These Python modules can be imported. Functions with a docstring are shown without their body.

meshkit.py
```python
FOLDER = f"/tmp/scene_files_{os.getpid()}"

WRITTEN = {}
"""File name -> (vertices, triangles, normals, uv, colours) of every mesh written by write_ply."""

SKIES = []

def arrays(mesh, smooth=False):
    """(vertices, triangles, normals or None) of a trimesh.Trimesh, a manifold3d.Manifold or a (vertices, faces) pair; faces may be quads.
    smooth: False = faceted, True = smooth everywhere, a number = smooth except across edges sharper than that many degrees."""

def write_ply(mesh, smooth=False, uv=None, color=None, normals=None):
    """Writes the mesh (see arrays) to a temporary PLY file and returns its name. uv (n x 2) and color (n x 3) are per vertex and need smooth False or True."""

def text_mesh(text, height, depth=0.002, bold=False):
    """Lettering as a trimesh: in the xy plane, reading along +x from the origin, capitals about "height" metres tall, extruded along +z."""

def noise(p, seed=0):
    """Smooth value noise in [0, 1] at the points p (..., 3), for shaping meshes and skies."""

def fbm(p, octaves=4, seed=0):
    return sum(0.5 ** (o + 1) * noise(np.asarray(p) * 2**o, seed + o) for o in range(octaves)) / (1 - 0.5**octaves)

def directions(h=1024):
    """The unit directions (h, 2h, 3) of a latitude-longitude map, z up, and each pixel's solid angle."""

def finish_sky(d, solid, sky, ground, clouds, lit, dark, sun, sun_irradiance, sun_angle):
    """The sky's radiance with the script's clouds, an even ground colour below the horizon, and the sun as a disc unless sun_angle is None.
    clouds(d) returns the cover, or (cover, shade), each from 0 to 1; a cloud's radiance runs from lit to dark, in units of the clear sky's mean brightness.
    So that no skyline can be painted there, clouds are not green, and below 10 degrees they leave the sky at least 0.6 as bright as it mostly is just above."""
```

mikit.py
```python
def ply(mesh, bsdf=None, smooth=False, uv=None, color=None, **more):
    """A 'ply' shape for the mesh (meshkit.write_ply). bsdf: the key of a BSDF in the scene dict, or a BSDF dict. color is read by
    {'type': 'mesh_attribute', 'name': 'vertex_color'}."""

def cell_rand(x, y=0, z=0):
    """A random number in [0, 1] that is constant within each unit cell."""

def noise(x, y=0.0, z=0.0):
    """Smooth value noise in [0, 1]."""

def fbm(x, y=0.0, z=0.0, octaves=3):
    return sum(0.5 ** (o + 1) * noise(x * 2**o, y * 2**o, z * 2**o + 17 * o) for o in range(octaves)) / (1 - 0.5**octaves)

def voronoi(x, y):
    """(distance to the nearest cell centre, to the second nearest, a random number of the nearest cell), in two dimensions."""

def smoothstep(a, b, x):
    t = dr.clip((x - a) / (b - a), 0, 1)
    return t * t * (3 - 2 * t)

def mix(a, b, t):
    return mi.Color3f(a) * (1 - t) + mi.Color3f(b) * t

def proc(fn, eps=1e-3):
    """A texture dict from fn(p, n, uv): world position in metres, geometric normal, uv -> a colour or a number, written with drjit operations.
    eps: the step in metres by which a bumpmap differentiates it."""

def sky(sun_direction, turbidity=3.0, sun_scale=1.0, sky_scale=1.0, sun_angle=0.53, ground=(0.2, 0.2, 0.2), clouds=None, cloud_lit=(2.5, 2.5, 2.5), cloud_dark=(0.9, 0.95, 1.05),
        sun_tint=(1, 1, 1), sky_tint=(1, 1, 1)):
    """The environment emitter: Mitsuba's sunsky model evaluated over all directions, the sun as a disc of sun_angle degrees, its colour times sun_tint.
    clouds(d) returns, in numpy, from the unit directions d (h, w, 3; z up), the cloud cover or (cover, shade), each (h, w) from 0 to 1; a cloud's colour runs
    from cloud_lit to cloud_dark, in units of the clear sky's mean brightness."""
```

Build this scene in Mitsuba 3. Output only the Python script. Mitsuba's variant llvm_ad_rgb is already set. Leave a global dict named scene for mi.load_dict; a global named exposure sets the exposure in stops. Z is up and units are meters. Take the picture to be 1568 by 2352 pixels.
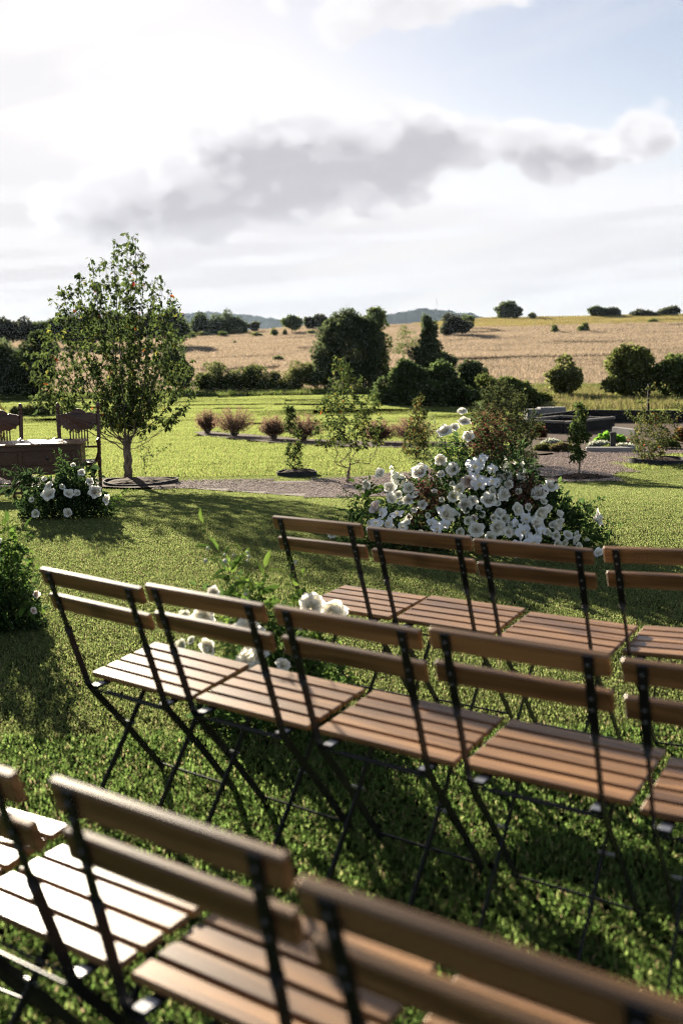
import math, numpy as np, trimesh, mitsuba as mi, drjit as dr, mikit, meshkit
from mikit import proc, noise, fbm, voronoi, cell_rand, smoothstep, mix
from shapely.geometry import Polygon, Point, box as sbox
T = mi.ScalarTransform4f
scene, labels = {}, {}
rng = np.random.default_rng(11)
PI = math.pi

# ------------------------------------------------------------------ camera, sky, exposure
EYE, PITCH, ROLL, FOCAL = np.array([0, 0, 1.383]), 0.1583, -0.01765, 2286.6      # FOCAL for a frame 1568 wide
cp, sp, cr, sr = math.cos(PITCH), math.sin(PITCH), math.cos(ROLL), math.sin(ROLL)
FWD, UP0, RT0 = np.array([0, cp, -sp]), np.array([0, sp, cp]), np.array([1.0, 0, 0])
RT, UP = cr * RT0 + sr * UP0, cr * UP0 - sr * RT0
cam = np.eye(4); cam[:3, 0], cam[:3, 1], cam[:3, 2], cam[:3, 3] = -RT, UP, FWD, EYE
HAZE = 0.000045
scene['camera'] = {'type': 'thinlens', 'fov': 37.85, 'fov_axis': 'x', 'to_world': T(cam.tolist()), 'aperture_radius': 0.0064,
                   'focus_distance': 7.2, 'near_clip': 0.05, 'far_clip': 20000.0}
exposure = 4.5
SUN_AZ, SUN_EL = math.radians(-23.2), math.radians(16.2)
SUN = [math.sin(SUN_AZ) * math.cos(SUN_EL), math.cos(SUN_AZ) * math.cos(SUN_EL), math.sin(SUN_EL)]


def sstep(a, b, x):
    t = np.clip((x - a) / (b - a), 0, 1)
    return t * t * (3 - 2 * t)


def cloud_fn(d):
    AZ, EL = np.degrees(np.arctan2(d[..., 0], d[..., 1])), np.degrees(np.arcsin(np.clip(d[..., 2], -1, 1)))

    def blob(az, el, a, e, ra, re, tilt=0.0):
        return np.exp(-((az - a) / ra) ** 2 - ((el - e - tilt * (az - a)) / re) ** 2)
    wide = meshkit.fbm(np.stack([d[..., 0] * 2.2, d[..., 1] * 2.2, d[..., 2] * 7], -1), 4, 21)
    rest = sstep(.56, .74, wide) * np.maximum(sstep(24, 34, np.abs(AZ)), sstep(24, 32, EL))      # the same kind of heaps over the rest of the sky

    def density(az, el):
        w = meshkit.fbm(np.stack([az / 3.1, el / 1.9, az * 0 + 3], -1), 4, 51) - .5
        w2 = meshkit.fbm(np.stack([az / 3.1 + 7, el / 1.9, az * 0 + 8], -1), 4, 52) - .5
        az, el = az + 3.0 * w, el + 1.5 * w2
        m = np.maximum.reduce([1.25 * blob(az, el, -9.0, 8.3, 7.5, 2.1, .10), 1.3 * blob(az, el, -2.5, 10.3, 8.0, 2.9, .03), 1.2 * blob(az, el, 4.0, 10.8, 5.0, 2.7, .0), 1.1 * blob(az, el, 12.2, 10.3, 4.0, 1.7, .05), 1.0 * blob(az, el, 16.6, 11.0, 1.6, 1.5, .3),
                               1.1 * blob(az, el, 4.6, 18.3, 5.5, 1.7, .10), .9 * blob(az, el, 1.5, 16.9, 2.2, .8, .1), .62 * blob(az, el, -2.8, 18.0, 1.0, .55, .1), .75 * blob(az, el, -12, 15.0, 3.0, 1.0, .3), .62 * blob(az, el, 17.2, 19.4, 4.2, .55, .2)])
        m = np.maximum(m, .85 * rest)
        f = meshkit.fbm(np.stack([az / 2.3, el / 1.25, az * 0], -1), 6, 3) - .5
        return m + f * .78
    D = density(AZ, EL); up = density(AZ - 1.3, EL + 1.3)
    cover = sstep(.36, .56, D)
    shade = sstep(.42, 1.0, D) * .45 + sstep(.36, .8, up) * .65 - .5 * sstep(.45, .75, meshkit.fbm(np.stack([AZ / 1.1, EL / .7, AZ * 0 + 9], -1), 4, 61)) * .6
    shade = shade * (1 - .65 * sstep(14, 16, EL))
    streak = meshkit.fbm(np.stack([AZ / 13.0 + EL * .25, (EL - .06 * AZ) / .55, AZ * 0 + 5], -1), 5, 31)
    low = sstep(11.5, 6.5, EL) * sstep(.30, .68, streak)
    cirrus = sstep(.48, .80, meshkit.fbm(np.stack([AZ / 8 - EL * .3, (EL - .2 * AZ) / 2.2, AZ * 0 + 2], -1), 5, 41))
    sunny = np.exp(-((AZ + 23.2) / 15.0) ** 2 - ((EL - 12) / 22.0) ** 2)                  # bright veil round the sun
    veil = np.clip(.80 * sstep(13, 6, EL) + .2 * low + .34 * cirrus + .97 * sunny, 0, .97)
    veil = veil * (.35 + .65 * sstep(-.2, .75, d @ (np.asarray(SUN) / np.linalg.norm(SUN))))          # thin veils shine towards the sun
    tot = np.clip(cover + veil * (1 - cover), 0, 1)
    vs = np.clip(.16 + .28 * sstep(.62, .38, streak) * sstep(11.5, 6.5, EL) + .34 * sstep(8, 1, EL) + .10 * sunny, 0, 1)
    return tot, np.clip((shade * cover * (1 - .2 * sunny) + vs * veil * (1 - cover)) / np.maximum(tot, 1e-4), 0, 1)


scene['sky'] = mikit.sky(SUN, turbidity=2.2, sun_scale=1.1, sky_scale=.275, sun_tint=(.80, 1.0, 1.55), sky_tint=(1.24, 1.0, 1.0), clouds=cloud_fn, cloud_lit=(2.66, 2.62, 2.68), cloud_dark=(1.52, 1.47, 1.57), ground=(.12, .13, .06))

# ------------------------------------------------------------------ helpers


def ray(px, py):
    """Direction of the point (px, py) of the photograph, in a frame 1568 wide and 2352 high."""
    u, v = (px - 784) / FOCAL, (py - 1176) / FOCAL
    return FWD + u * RT - v * UP


def at(px, py, Y):
    d = ray(px, py)
    return EYE + d * (Y / d[1])


CRx = [-60, -17, -10, -8.5, -1.1, 2.6, 7.9, 12.7, 18.9, 30, 60]
CRa = [.024, .024, .021, .0206, .0265, .0262, .0306, .0312, .0320, .034, .034]


def H(x, y):
    """Height of the ground."""
    x, y = np.asarray(x, float), np.asarray(y, float)
    z = .05 * sstep(1.35, 1.0, y) - .3 * sstep(8, 13, y) - .02 * np.clip(y - 13, 0, 57)
    n = meshkit.fbm(np.stack([x / 9.0, y / 3.6, x * 0], -1), 3, 5) - .5
    z = z + n * .42 * sstep(24, 34, y) * sstep(70, 62, y) + (meshkit.fbm(np.stack([x / 4.0, y / 2.0, x * 0], -1), 2, 6) - .5) * .06 * sstep(13.5, 18, y) * sstep(70, 62, y)
    zc = 1.38 + 250 * np.interp(np.degrees(np.arctan2(x, np.maximum(y, 1))), CRx, CRa)
    t = np.clip((y - 70) / 180, 0, 1)
    hill = (zc + 1.44) * (t ** 1.12 * .93 + .07 * sstep(0, 1, t)) + (meshkit.fbm(np.stack([x / 22.0, y / 8.0, x * 0], -1), 4, 9) - .5) * .8 * sstep(72, 100, y)
    z = z + hill - np.clip(y - 252, 0, 350) * .035 - np.clip(-y - 30, 0, 200) * .01
    return z


def on(px, py):
    """Where the line of sight through a point of the photograph meets the ground."""
    d = ray(px, py); t = np.concatenate([np.linspace(.8, 30, 1500), np.linspace(30.1, 300, 2700)])
    P = EYE + d * t[:, None]
    below = np.nonzero(P[:, 2] < H(P[:, 0], P[:, 1]))[0]
    return P[below[0]] if len(below) else P[-1]


def sz(px, Y):
    """Size in metres of px frame units at depth Y."""
    return px * Y / FOCAL


def numbered(name):
    if name not in TAKEN:
        TAKEN[name] = 0
        return name
    TAKEN[name] += 1
    return f'{name}_{TAKEN[name]:03d}'


TAKEN = {}


def thing(name, label, cat, group=None):
    k = numbered(name); labels[k] = {'label': label, 'category': cat}
    if group: labels[k]['group'] = group
    return k


def put(key, shape, **more):
    scene[key] = {**shape, **more}
    return key


def part(parent, name, shape, **more):
    return put(numbered(parent + '__' + name), shape, **more)


def struct(name, shape, label=None):
    labels[name] = {'kind': 'structure'}
    if label: labels[name]['label'] = label
    scene[name] = shape


class MB:
    """Collects triangles (and a colour per vertex) for one mesh."""
    def __init__(self): self.v, self.f, self.c, self.n = [], [], [], 0

    def add(self, v, f, c=None):
        v = np.asarray(v, float); f = np.asarray(f, int)
        if f.shape[1] == 4: f = np.vstack([f[:, [0, 1, 2]], f[:, [0, 2, 3]]])
        self.v.append(v); self.f.append(f + self.n); self.n += len(v)
        self.c.append(np.broadcast_to(np.array([.5, .5, .5]) if c is None else np.asarray(c, float), (len(v), 3)))

    def mesh(self): return np.vstack(self.v), np.vstack(self.f)

    def ply(self, bsdf, smooth=False, **more):
        return mikit.ply(self.mesh(), bsdf, smooth=smooth, color=np.vstack(self.c) if smooth in (False, True) else None, **more)


def unit(a):
    a = np.asarray(a, float)
    return a / np.maximum(np.linalg.norm(a, axis=-1, keepdims=True), 1e-9)


def frames(D, N):
    """Rotation matrices (n,3,3) with columns side, D, upward near N."""
    D = unit(D); X = np.cross(D, N); bad = np.linalg.norm(X, axis=-1) < 1e-4
    X[bad] = np.cross(D[bad], [.3, .8, .5]); X = unit(X)
    return np.stack([X, D, np.cross(X, D)], -1)


LEAF_F = np.array([[0, 2, 1], [0, 3, 2], [1, 2, 4], [2, 3, 4]])


def leaf_tpl(L=1.0, W=.5, fold=.12, bend=.15, mid=.45):
    return np.array([[0, 0, 0], [-W / 2, mid * L, fold * W], [0, mid * L, -.02 * L], [W / 2, mid * L, fold * W], [0, L, -bend * L]])


LONG_F = np.array([[0, 2, 1], [0, 3, 2], [1, 2, 5], [1, 5, 4], [2, 3, 6], [2, 6, 5], [4, 5, 7], [5, 6, 7]])


def leaf_big(L=1.0, W=.4, fold=.18, bend=.25):
    return np.array([[0, 0, 0], [-.42 * W, .28 * L, fold * W * .8], [0, .3 * L, 0], [.42 * W, .28 * L, fold * W * .8],
                     [-.4 * W, .66 * L, fold * W - bend * .35 * L], [0, .68 * L, -bend * .38 * L], [.4 * W, .66 * L, fold * W - bend * .35 * L], [0, L, -bend * L]])


def leaves(mb, P, D, N, S, C, tpl=None, F=None):
    """Leaves at P pointing along D with faces towards N, sizes S, colours C."""
    tpl = leaf_tpl() if tpl is None else tpl
    F = (LONG_F if len(tpl) == 8 else LEAF_F) if F is None else F
    n = len(P); R = frames(D, N)
    V = np.einsum('nij,kj->nki', R, tpl) * np.asarray(S, float).reshape(-1, 1, 1) + P[:, None]
    k = len(tpl)
    mb.add(V.reshape(-1, 3), (F[None] + (np.arange(n) * k)[:, None, None]).reshape(-1, 3), np.repeat(np.broadcast_to(C, (n, 3)), k, 0))


def tube(pts, rad, sides=7, cap=True):
    p = np.asarray(pts, float); n = len(p); rad = np.broadcast_to(np.asarray(rad, float), (n,))
    t = unit(np.gradient(p, axis=0)); a = np.cross(t, [.123, .456, .88]); a = unit(a); b = np.cross(t, a)
    an = np.arange(sides) * 2 * PI / sides
    v = p[:, None] + rad[:, None, None] * (np.cos(an)[None, :, None] * a[:, None] + np.sin(an)[None, :, None] * b[:, None])
    i, j = np.meshgrid(np.arange(n - 1), np.arange(sides), indexing='ij')
    q = np.stack([i * sides + j, i * sides + (j + 1) % sides, (i + 1) * sides + (j + 1) % sides, (i + 1) * sides + j], -1).reshape(-1, 4)
    v = v.reshape(-1, 3); f = np.vstack([q[:, [0, 1, 2]], q[:, [0, 2, 3]]])
    if cap:
        k = len(v); v = np.vstack([v, p[:1], p[-1:]]); j = np.arange(sides)
        f = np.vstack([f, np.stack([j * 0 + k, (j + 1) % sides, j], 1), np.stack([j * 0 + k + 1, (n - 1) * sides + j, (n - 1) * sides + (j + 1) % sides], 1)])
    return v, f


def cbox(x0, x1, y0, y1, z0, z1, c=.003):
    """A box with chamfered edges."""
    P = []
    for x, sx in ((x0, 1), (x1, -1)):
        for y, sy in ((y0, 1), (y1, -1)):
            for z, sz_ in ((z0, 1), (z1, -1)):
                P += [(x, y + sy * c, z + sz_ * c), (x + sx * c, y, z + sz_ * c), (x + sx * c, y + sy * c, z)]
    h = trimesh.convex.convex_hull(np.array(P))
    return np.array(h.vertices), np.array(h.faces)


def lathe(profile, sides=14):
    """Profile [(r, z)...] turned about z."""
    pr = np.asarray(profile, float); an = np.arange(sides) * 2 * PI / sides
    v = np.stack([pr[:, None, 0] * np.cos(an), pr[:, None, 0] * np.sin(an), np.broadcast_to(pr[:, None, 1], (len(pr), sides))], -1).reshape(-1, 3)
    i, j = np.meshgrid(np.arange(len(pr) - 1), np.arange(sides), indexing='ij')
    q = np.stack([i * sides + j, i * sides + (j + 1) % sides, (i + 1) * sides + (j + 1) % sides, (i + 1) * sides + j], -1).reshape(-1, 4)
    return v, np.vstack([q[:, [0, 1, 2]], q[:, [0, 2, 3]]])


def bar(pts, wdir, w, t):
    """A flat bar through pts; wdir: unit direction of its width at each point; t: thickness."""
    p, W = np.asarray(pts, float), unit(wdir); tg = unit(np.gradient(p, axis=0)); W = unit(W - tg * (W * tg).sum(1, keepdims=True)); N = np.cross(tg, W)
    v = np.stack([p + W * w / 2 + N * t / 2, p - W * w / 2 + N * t / 2, p - W * w / 2 - N * t / 2, p + W * w / 2 - N * t / 2], 1).reshape(-1, 3)
    q = [[i * 4 + k, i * 4 + (k + 1) % 4, i * 4 + 4 + (k + 1) % 4, i * 4 + 4 + k] for i in range(len(p) - 1) for k in range(4)]
    e = (len(p) - 1) * 4
    return v, np.array(q + [[3, 2, 1, 0], [e, e + 1, e + 2, e + 3]])


def rotz(a): c, s = math.cos(a), math.sin(a); return np.array([[c, -s, 0], [s, c, 0], [0, 0, 1]])


# ------------------------------------------------------------------ materials
def rgb(*c): return {'type': 'rgb', 'value': list(c)}


VC = {'type': 'mesh_attribute', 'name': 'vertex_color'}


def thin(key, rough=.4, trans=1.0, color=VC, spec=None):
    scene[key] = {'type': 'principledthin', 'base_color': color, 'roughness': rough, 'diff_trans': trans, 'eta': 1.45}


def wood_fn(a, b, tone):
    def fn(p, n, uv):
        gx, gy = uv.x * 3.0 + tone * 17, uv.y * 55.0 + tone * 31
        w = fbm(gx, gy + 3 * noise(uv.x * 2.2, uv.y * 9 + tone * 5), tone, 4); w = w + .35 * (noise(uv.x * 9, uv.y * 260, tone) - .5)
        knot = smoothstep(.74, .86, noise(uv.x * 5 + tone * 3, uv.y * 8 + 3, tone * 7))
        wear = noise(p.x * 6, p.y * 6, p.z * 6)
        c = mix(a, b, smoothstep(.25, .8, w)) * (.82 + .36 * wear)
        return c * (1 - .45 * knot)
    return fn


TONES = [1.0, .84, 1.14, .93, 1.06, .76]
for i_ in range(6):
    scene[f'slat_wood_{i_}'] = {'type': 'principled', 'base_color': proc(wood_fn((.235 * TONES[i_], .120 * TONES[i_], .046 * TONES[i_]), (.092 * TONES[i_], .043 * TONES[i_], .016 * TONES[i_]), .37 * i_ + .1)), 'roughness': .38, 'specular': .5}
scene['black_steel'] = {'type': 'principled', 'base_color': rgb(.006, .006, .0065), 'roughness': .4, 'specular': .3}
scene['bolt_steel'] = {'type': 'principled', 'base_color': rgb(.10, .10, .10), 'metallic': .5, 'roughness': .4}
scene['bare_steel'] = {'type': 'principled', 'base_color': rgb(.30, .30, .31), 'metallic': .85, 'roughness': .33}
scene['dark_oak'] = {'type': 'principled', 'base_color': proc(wood_fn((.070, .030, .015), (.050, .020, .010), .71)), 'roughness': .42, 'specular': .4}
scene['desk_top_wood'] = {'type': 'principled', 'base_color': proc(wood_fn((.22, .11, .06), (.13, .06, .03), .43)), 'roughness': .30, 'specular': .55}
thin('leaf', .36, .9)
thin('leaf_gloss', .24, .6)
thin('petal', .55, .95)
thin('leaf_dark', .26, .9)
thin('blade', .42, 1.3)
thin('dry_blade', .6, .8)
thin('far_leaf', .55, 1.2)
scene['stem'] = {'type': 'twosided', 'b': {'type': 'principled', 'base_color': VC, 'roughness': .6}}


def bark_fn(p, n, uv):
    w = fbm(p.x * 30, p.y * 30, p.z * 9, 4); r = noise(p.x * 12, p.y * 12, p.z * 70)
    return mix((.20, .165, .13), (.075, .06, .047), smoothstep(.3, .7, w)) * (.75 + .5 * r)


scene['bark'] = {'type': 'bumpmap', 'arbitrary': proc(lambda p, n, uv: fbm(p.x * 40, p.y * 40, p.z * 16, 3), 2e-3), 'scale': .006,
                 'bsdf': {'type': 'principled', 'base_color': proc(bark_fn), 'roughness': .8, 'specular': .2}}


def ground_fn(p, n, uv):
    d = dr.sqrt(p.x * p.x + p.y * p.y)
    soil = mix((.095, .120, .040), (.065, .088, .028), fbm(p.x * 9, p.y * 9, 0, 3))
    lawn = mix((.085, .115, .024), (.055, .085, .018), fbm(p.x * .5, p.y * 1.4, 1, 3))
    near = mix(soil, lawn, smoothstep(12., 30., d))
    w = fbm(p.x * .05, p.y * .11, 3, 4); w2 = fbm(p.x * .35, p.y * .8, 2, 4)
    dry = mix((.27, .20, .15), (.17, .12, .085), smoothstep(.35, .7, w2)) * (.8 + .4 * w)
    dry = mix(dry, mi.Color3f(.22, .19, .075), smoothstep(.5, .72, w) * .6)
    top = smoothstep(185., 235., p.y) * smoothstep(5., 60., p.x)
    dry = mix(dry, mi.Color3f(.26, .21, .085), top * .8)
    edge = smoothstep(66., 76., p.y + 6 * noise(p.x * .2, p.y * .2))
    return mix(near, dry, edge)


scene['ground_mat'] = {'type': 'principled', 'base_color': proc(ground_fn), 'roughness': .9, 'specular': .1}


def gravel_fn(p, n, uv):
    a, b, c = voronoi(p.x * 38, p.y * 38)
    w = fbm(p.x * 2, p.y * 2, 0, 3)
    return mix((.112, .083, .070), (.078, .058, .050), c) * (.7 + .55 * w)


scene['gravel_mat'] = {'type': 'principled', 'base_color': proc(gravel_fn), 'roughness': .9, 'specular': .15}
scene['stone_chip'] = {'type': 'principled', 'base_color': VC, 'roughness': .8, 'specular': .2}
scene['mulch_mat'] = {'type': 'twosided', 'b': {'type': 'principled', 'base_color': proc(lambda p, n, uv: mix((.10, .068, .048), (.035, .024, .018), fbm(p.x * 25, p.y * 25, p.z * 25, 3))), 'roughness': .95, 'specular': .1}}
scene['rubber'] = {'type': 'principled', 'base_color': proc(lambda p, n, uv: mix((.018, .019, .022), (.045, .045, .047), fbm(p.x * 14, p.y * 14, p.z * 14, 3))), 'roughness': .85, 'specular': .15}
scene['black_timber'] = {'type': 'principled', 'base_color': proc(lambda p, n, uv: mix((.010, .0095, .0095), (.024, .022, .020), fbm(p.x * 2, p.y * 2, p.z * 22, 3))), 'roughness': .85, 'specular': .15}
scene['weathered'] = {'type': 'principled', 'base_color': proc(lambda p, n, uv: mix((.16, .145, .13), (.09, .08, .072), fbm(p.x * 3, p.y * 3, p.z * 22, 3))), 'roughness': .85}
scene['concrete'] = {'type': 'principled', 'base_color': proc(lambda p, n, uv: mix((.22, .215, .215), (.13, .125, .122), fbm(p.x * 5, p.y * 5, p.z * 7, 4))), 'roughness': .85}
scene['hill_mat'] = {'type': 'principled', 'base_color': proc(lambda p, n, uv: mix((.022, .032, .028), (.045, .055, .042), fbm(p.x * .02, p.y * .02, p.z * .05, 4))), 'roughness': .95, 'specular': .1}

# ------------------------------------------------------------------ setting: ground, path, far hills
r_ = np.concatenate([np.linspace(.05, 14, 110), np.geomspace(14.2, 300, 190), np.geomspace(304, 4300, 40)])
az_ = np.radians(np.concatenate([np.linspace(-180, -62, 30)[:-1], np.linspace(-62, 62, 400), np.linspace(62, 180, 30)[1:]]))
X_, Y_ = np.sin(az_)[None] * r_[:, None], np.cos(az_)[None] * r_[:, None]
i_, j_ = np.meshgrid(np.arange(len(r_) - 1), np.arange(len(az_) - 1), indexing='ij'); na = len(az_)
gq = np.stack([i_ * na + j_, i_ * na + j_ + 1, (i_ + 1) * na + j_ + 1, (i_ + 1) * na + j_], -1).reshape(-1, 4)[:, ::-1]
struct('ground', mikit.ply((np.stack([X_, Y_, H(X_, Y_)], -1).reshape(-1, 3), gq), 'ground_mat', smooth=True), 'lawn and dry paddock rising to a low hill')


def sheet(poly, lift, step=.35):
    tri = trimesh.creation.triangulate_polygon(poly, engine='earcut')
    v, f = trimesh.remesh.subdivide_to_size(np.c_[tri[0], np.zeros(len(tri[0]))], tri[1], step, max_iter=14)
    v[:, 2] = H(v[:, 0], v[:, 1]) + lift
    nz = np.cross(v[f[:, 1]] - v[f[:, 0]], v[f[:, 2]] - v[f[:, 0]])[:, 2]
    f[nz < 0] = f[nz < 0][:, ::-1]
    return v, f


def outline(pix): return Polygon([on(*q)[:2] for q in pix]).buffer(0)


PATH = outline([(-260, 1122), (230, 1117), (420, 1122), (560, 1132), (700, 1142), (770, 1146), (920, 1140), (1060, 1122), (1180, 1106), (1300, 1108), (1390, 1105), (1428, 1078), (1442, 1062),
                (1490, 1046), (1640, 1042), (1640, 1036), (1450, 1033), (1345, 1034), (1250, 1048), (1180, 1062), (1100, 1078), (940, 1083), (850, 1094), (740, 1106), (480, 1108), (400, 1107), (0, 1096), (-260, 1094)])
struct('gravel_path', mikit.ply(sheet(PATH, .012), 'gravel_mat', smooth=True), 'pinkish gravel path curving past the trees')
SHRUB_BED = outline([(445, 994), (470, 991), (560, 998), (700, 1010), (850, 1015), (1010, 1016), (1090, 1020), (1090, 1029), (940, 1030), (760, 1026), (600, 1016), (470, 1003)])
struct('mulch_bed', mikit.ply(sheet(SHRUB_BED, .02), 'mulch_mat', smooth=True))
GARDEN = outline([(1195, 985), (1240, 960), (1300, 950), (1640, 946), (1640, 1036), (1345, 1033), (1230, 1045), (1175, 1050)])
struct('garden_soil', mikit.ply(sheet(GARDEN, .010), 'mulch_mat', smooth=True))
TREE_BED = outline([(215, 1113), (262, 1104), (330, 1103), (400, 1108), (405, 1122), (300, 1126), (225, 1122)])
struct('mulch_ring', mikit.ply(sheet(TREE_BED, .03, .15), 'mulch_mat', smooth=True))
NOGRASS = PATH.union(SHRUB_BED).union(GARDEN).union(TREE_BED)


def ridge(name, D, pts, depth, label):
    """A far wooded hill whose skyline passes through pts (az in degrees, elevation as a tangent)."""
    a = np.linspace(pts[0][0], pts[-1][0], 160); e = np.interp(a, *zip(*pts)); s = np.linspace(-1, 1, 15)
    e = np.convolve(np.pad(e, 4, 'edge'), np.ones(9) / 9, 'valid')
    rough = (meshkit.fbm(np.stack([a * 1.6, a * 0, a * 0], -1), 5, 4) - .5) * .0022
    V = []
    for k in s:
        d = D + depth * k; hz = (EYE[2] + D * (e + rough)) * (1 - abs(k) ** 1.6) - 25 * abs(k)
        V.append(np.stack([np.sin(np.radians(a)) * d, np.cos(np.radians(a)) * d, hz + (meshkit.fbm(np.stack([a * 4, a * 0 + k * 6, a * 0], -1), 4, 7) - .5) * 10 * (1 - abs(k))], -1))
    n = len(a); i, j = np.meshgrid(np.arange(len(s) - 1), np.arange(n - 1), indexing='ij')
    q = np.stack([i * n + j, i * n + j + 1, (i + 1) * n + j + 1, (i + 1) * n + j], -1).reshape(-1, 4)
    struct(name, mikit.ply((np.vstack(V), q[:, ::-1]), 'hill_mat', smooth=True), label)


def pxang(px, py):
    d = ray(px, py); return math.degrees(math.atan2(d[0], d[1])), d[2] / math.hypot(d[0], d[1])


ridge('blue_hill', 2900, [pxang(*q) for q in [(760, 770), (850, 735), (885, 722), (930, 714), (985, 708), (1040, 714), (1090, 722), (1130, 731), (1200, 750)]], 400, 'hazy blue hill with a smooth rounded summit')
ridge('blue_hill_behind', 3600, [pxang(*q) for q in [(200, 760), (330, 738), (420, 721), (465, 715), (510, 717), (560, 722), (620, 728), (660, 737), (740, 745), (860, 760)]], 500, 'paler blue ridge on the horizon left of the middle')

a_, e_ = pxang(1003, 709); q_ = at(1003, 709, 2890); t = thing('radio_mast', 'very thin mast on top of the blue hill', 'mast'); h_ = sz(25, 2890)
part(t, 'pole', mikit.ply(lathe([(.4, -12), (.32, h_ * .6), (.2, h_), (0, h_)], 6), 'black_timber'), to_world=T().translate(q_.tolist())); part(t, 'crossarm', mikit.ply(cbox(-1.4, 1.4, -.2, .2, h_ * .72, h_ * .72 + .4, .05), 'black_timber'), to_world=T().translate(q_.tolist()))

# ------------------------------------------------------------------ grass (stuff)


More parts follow.
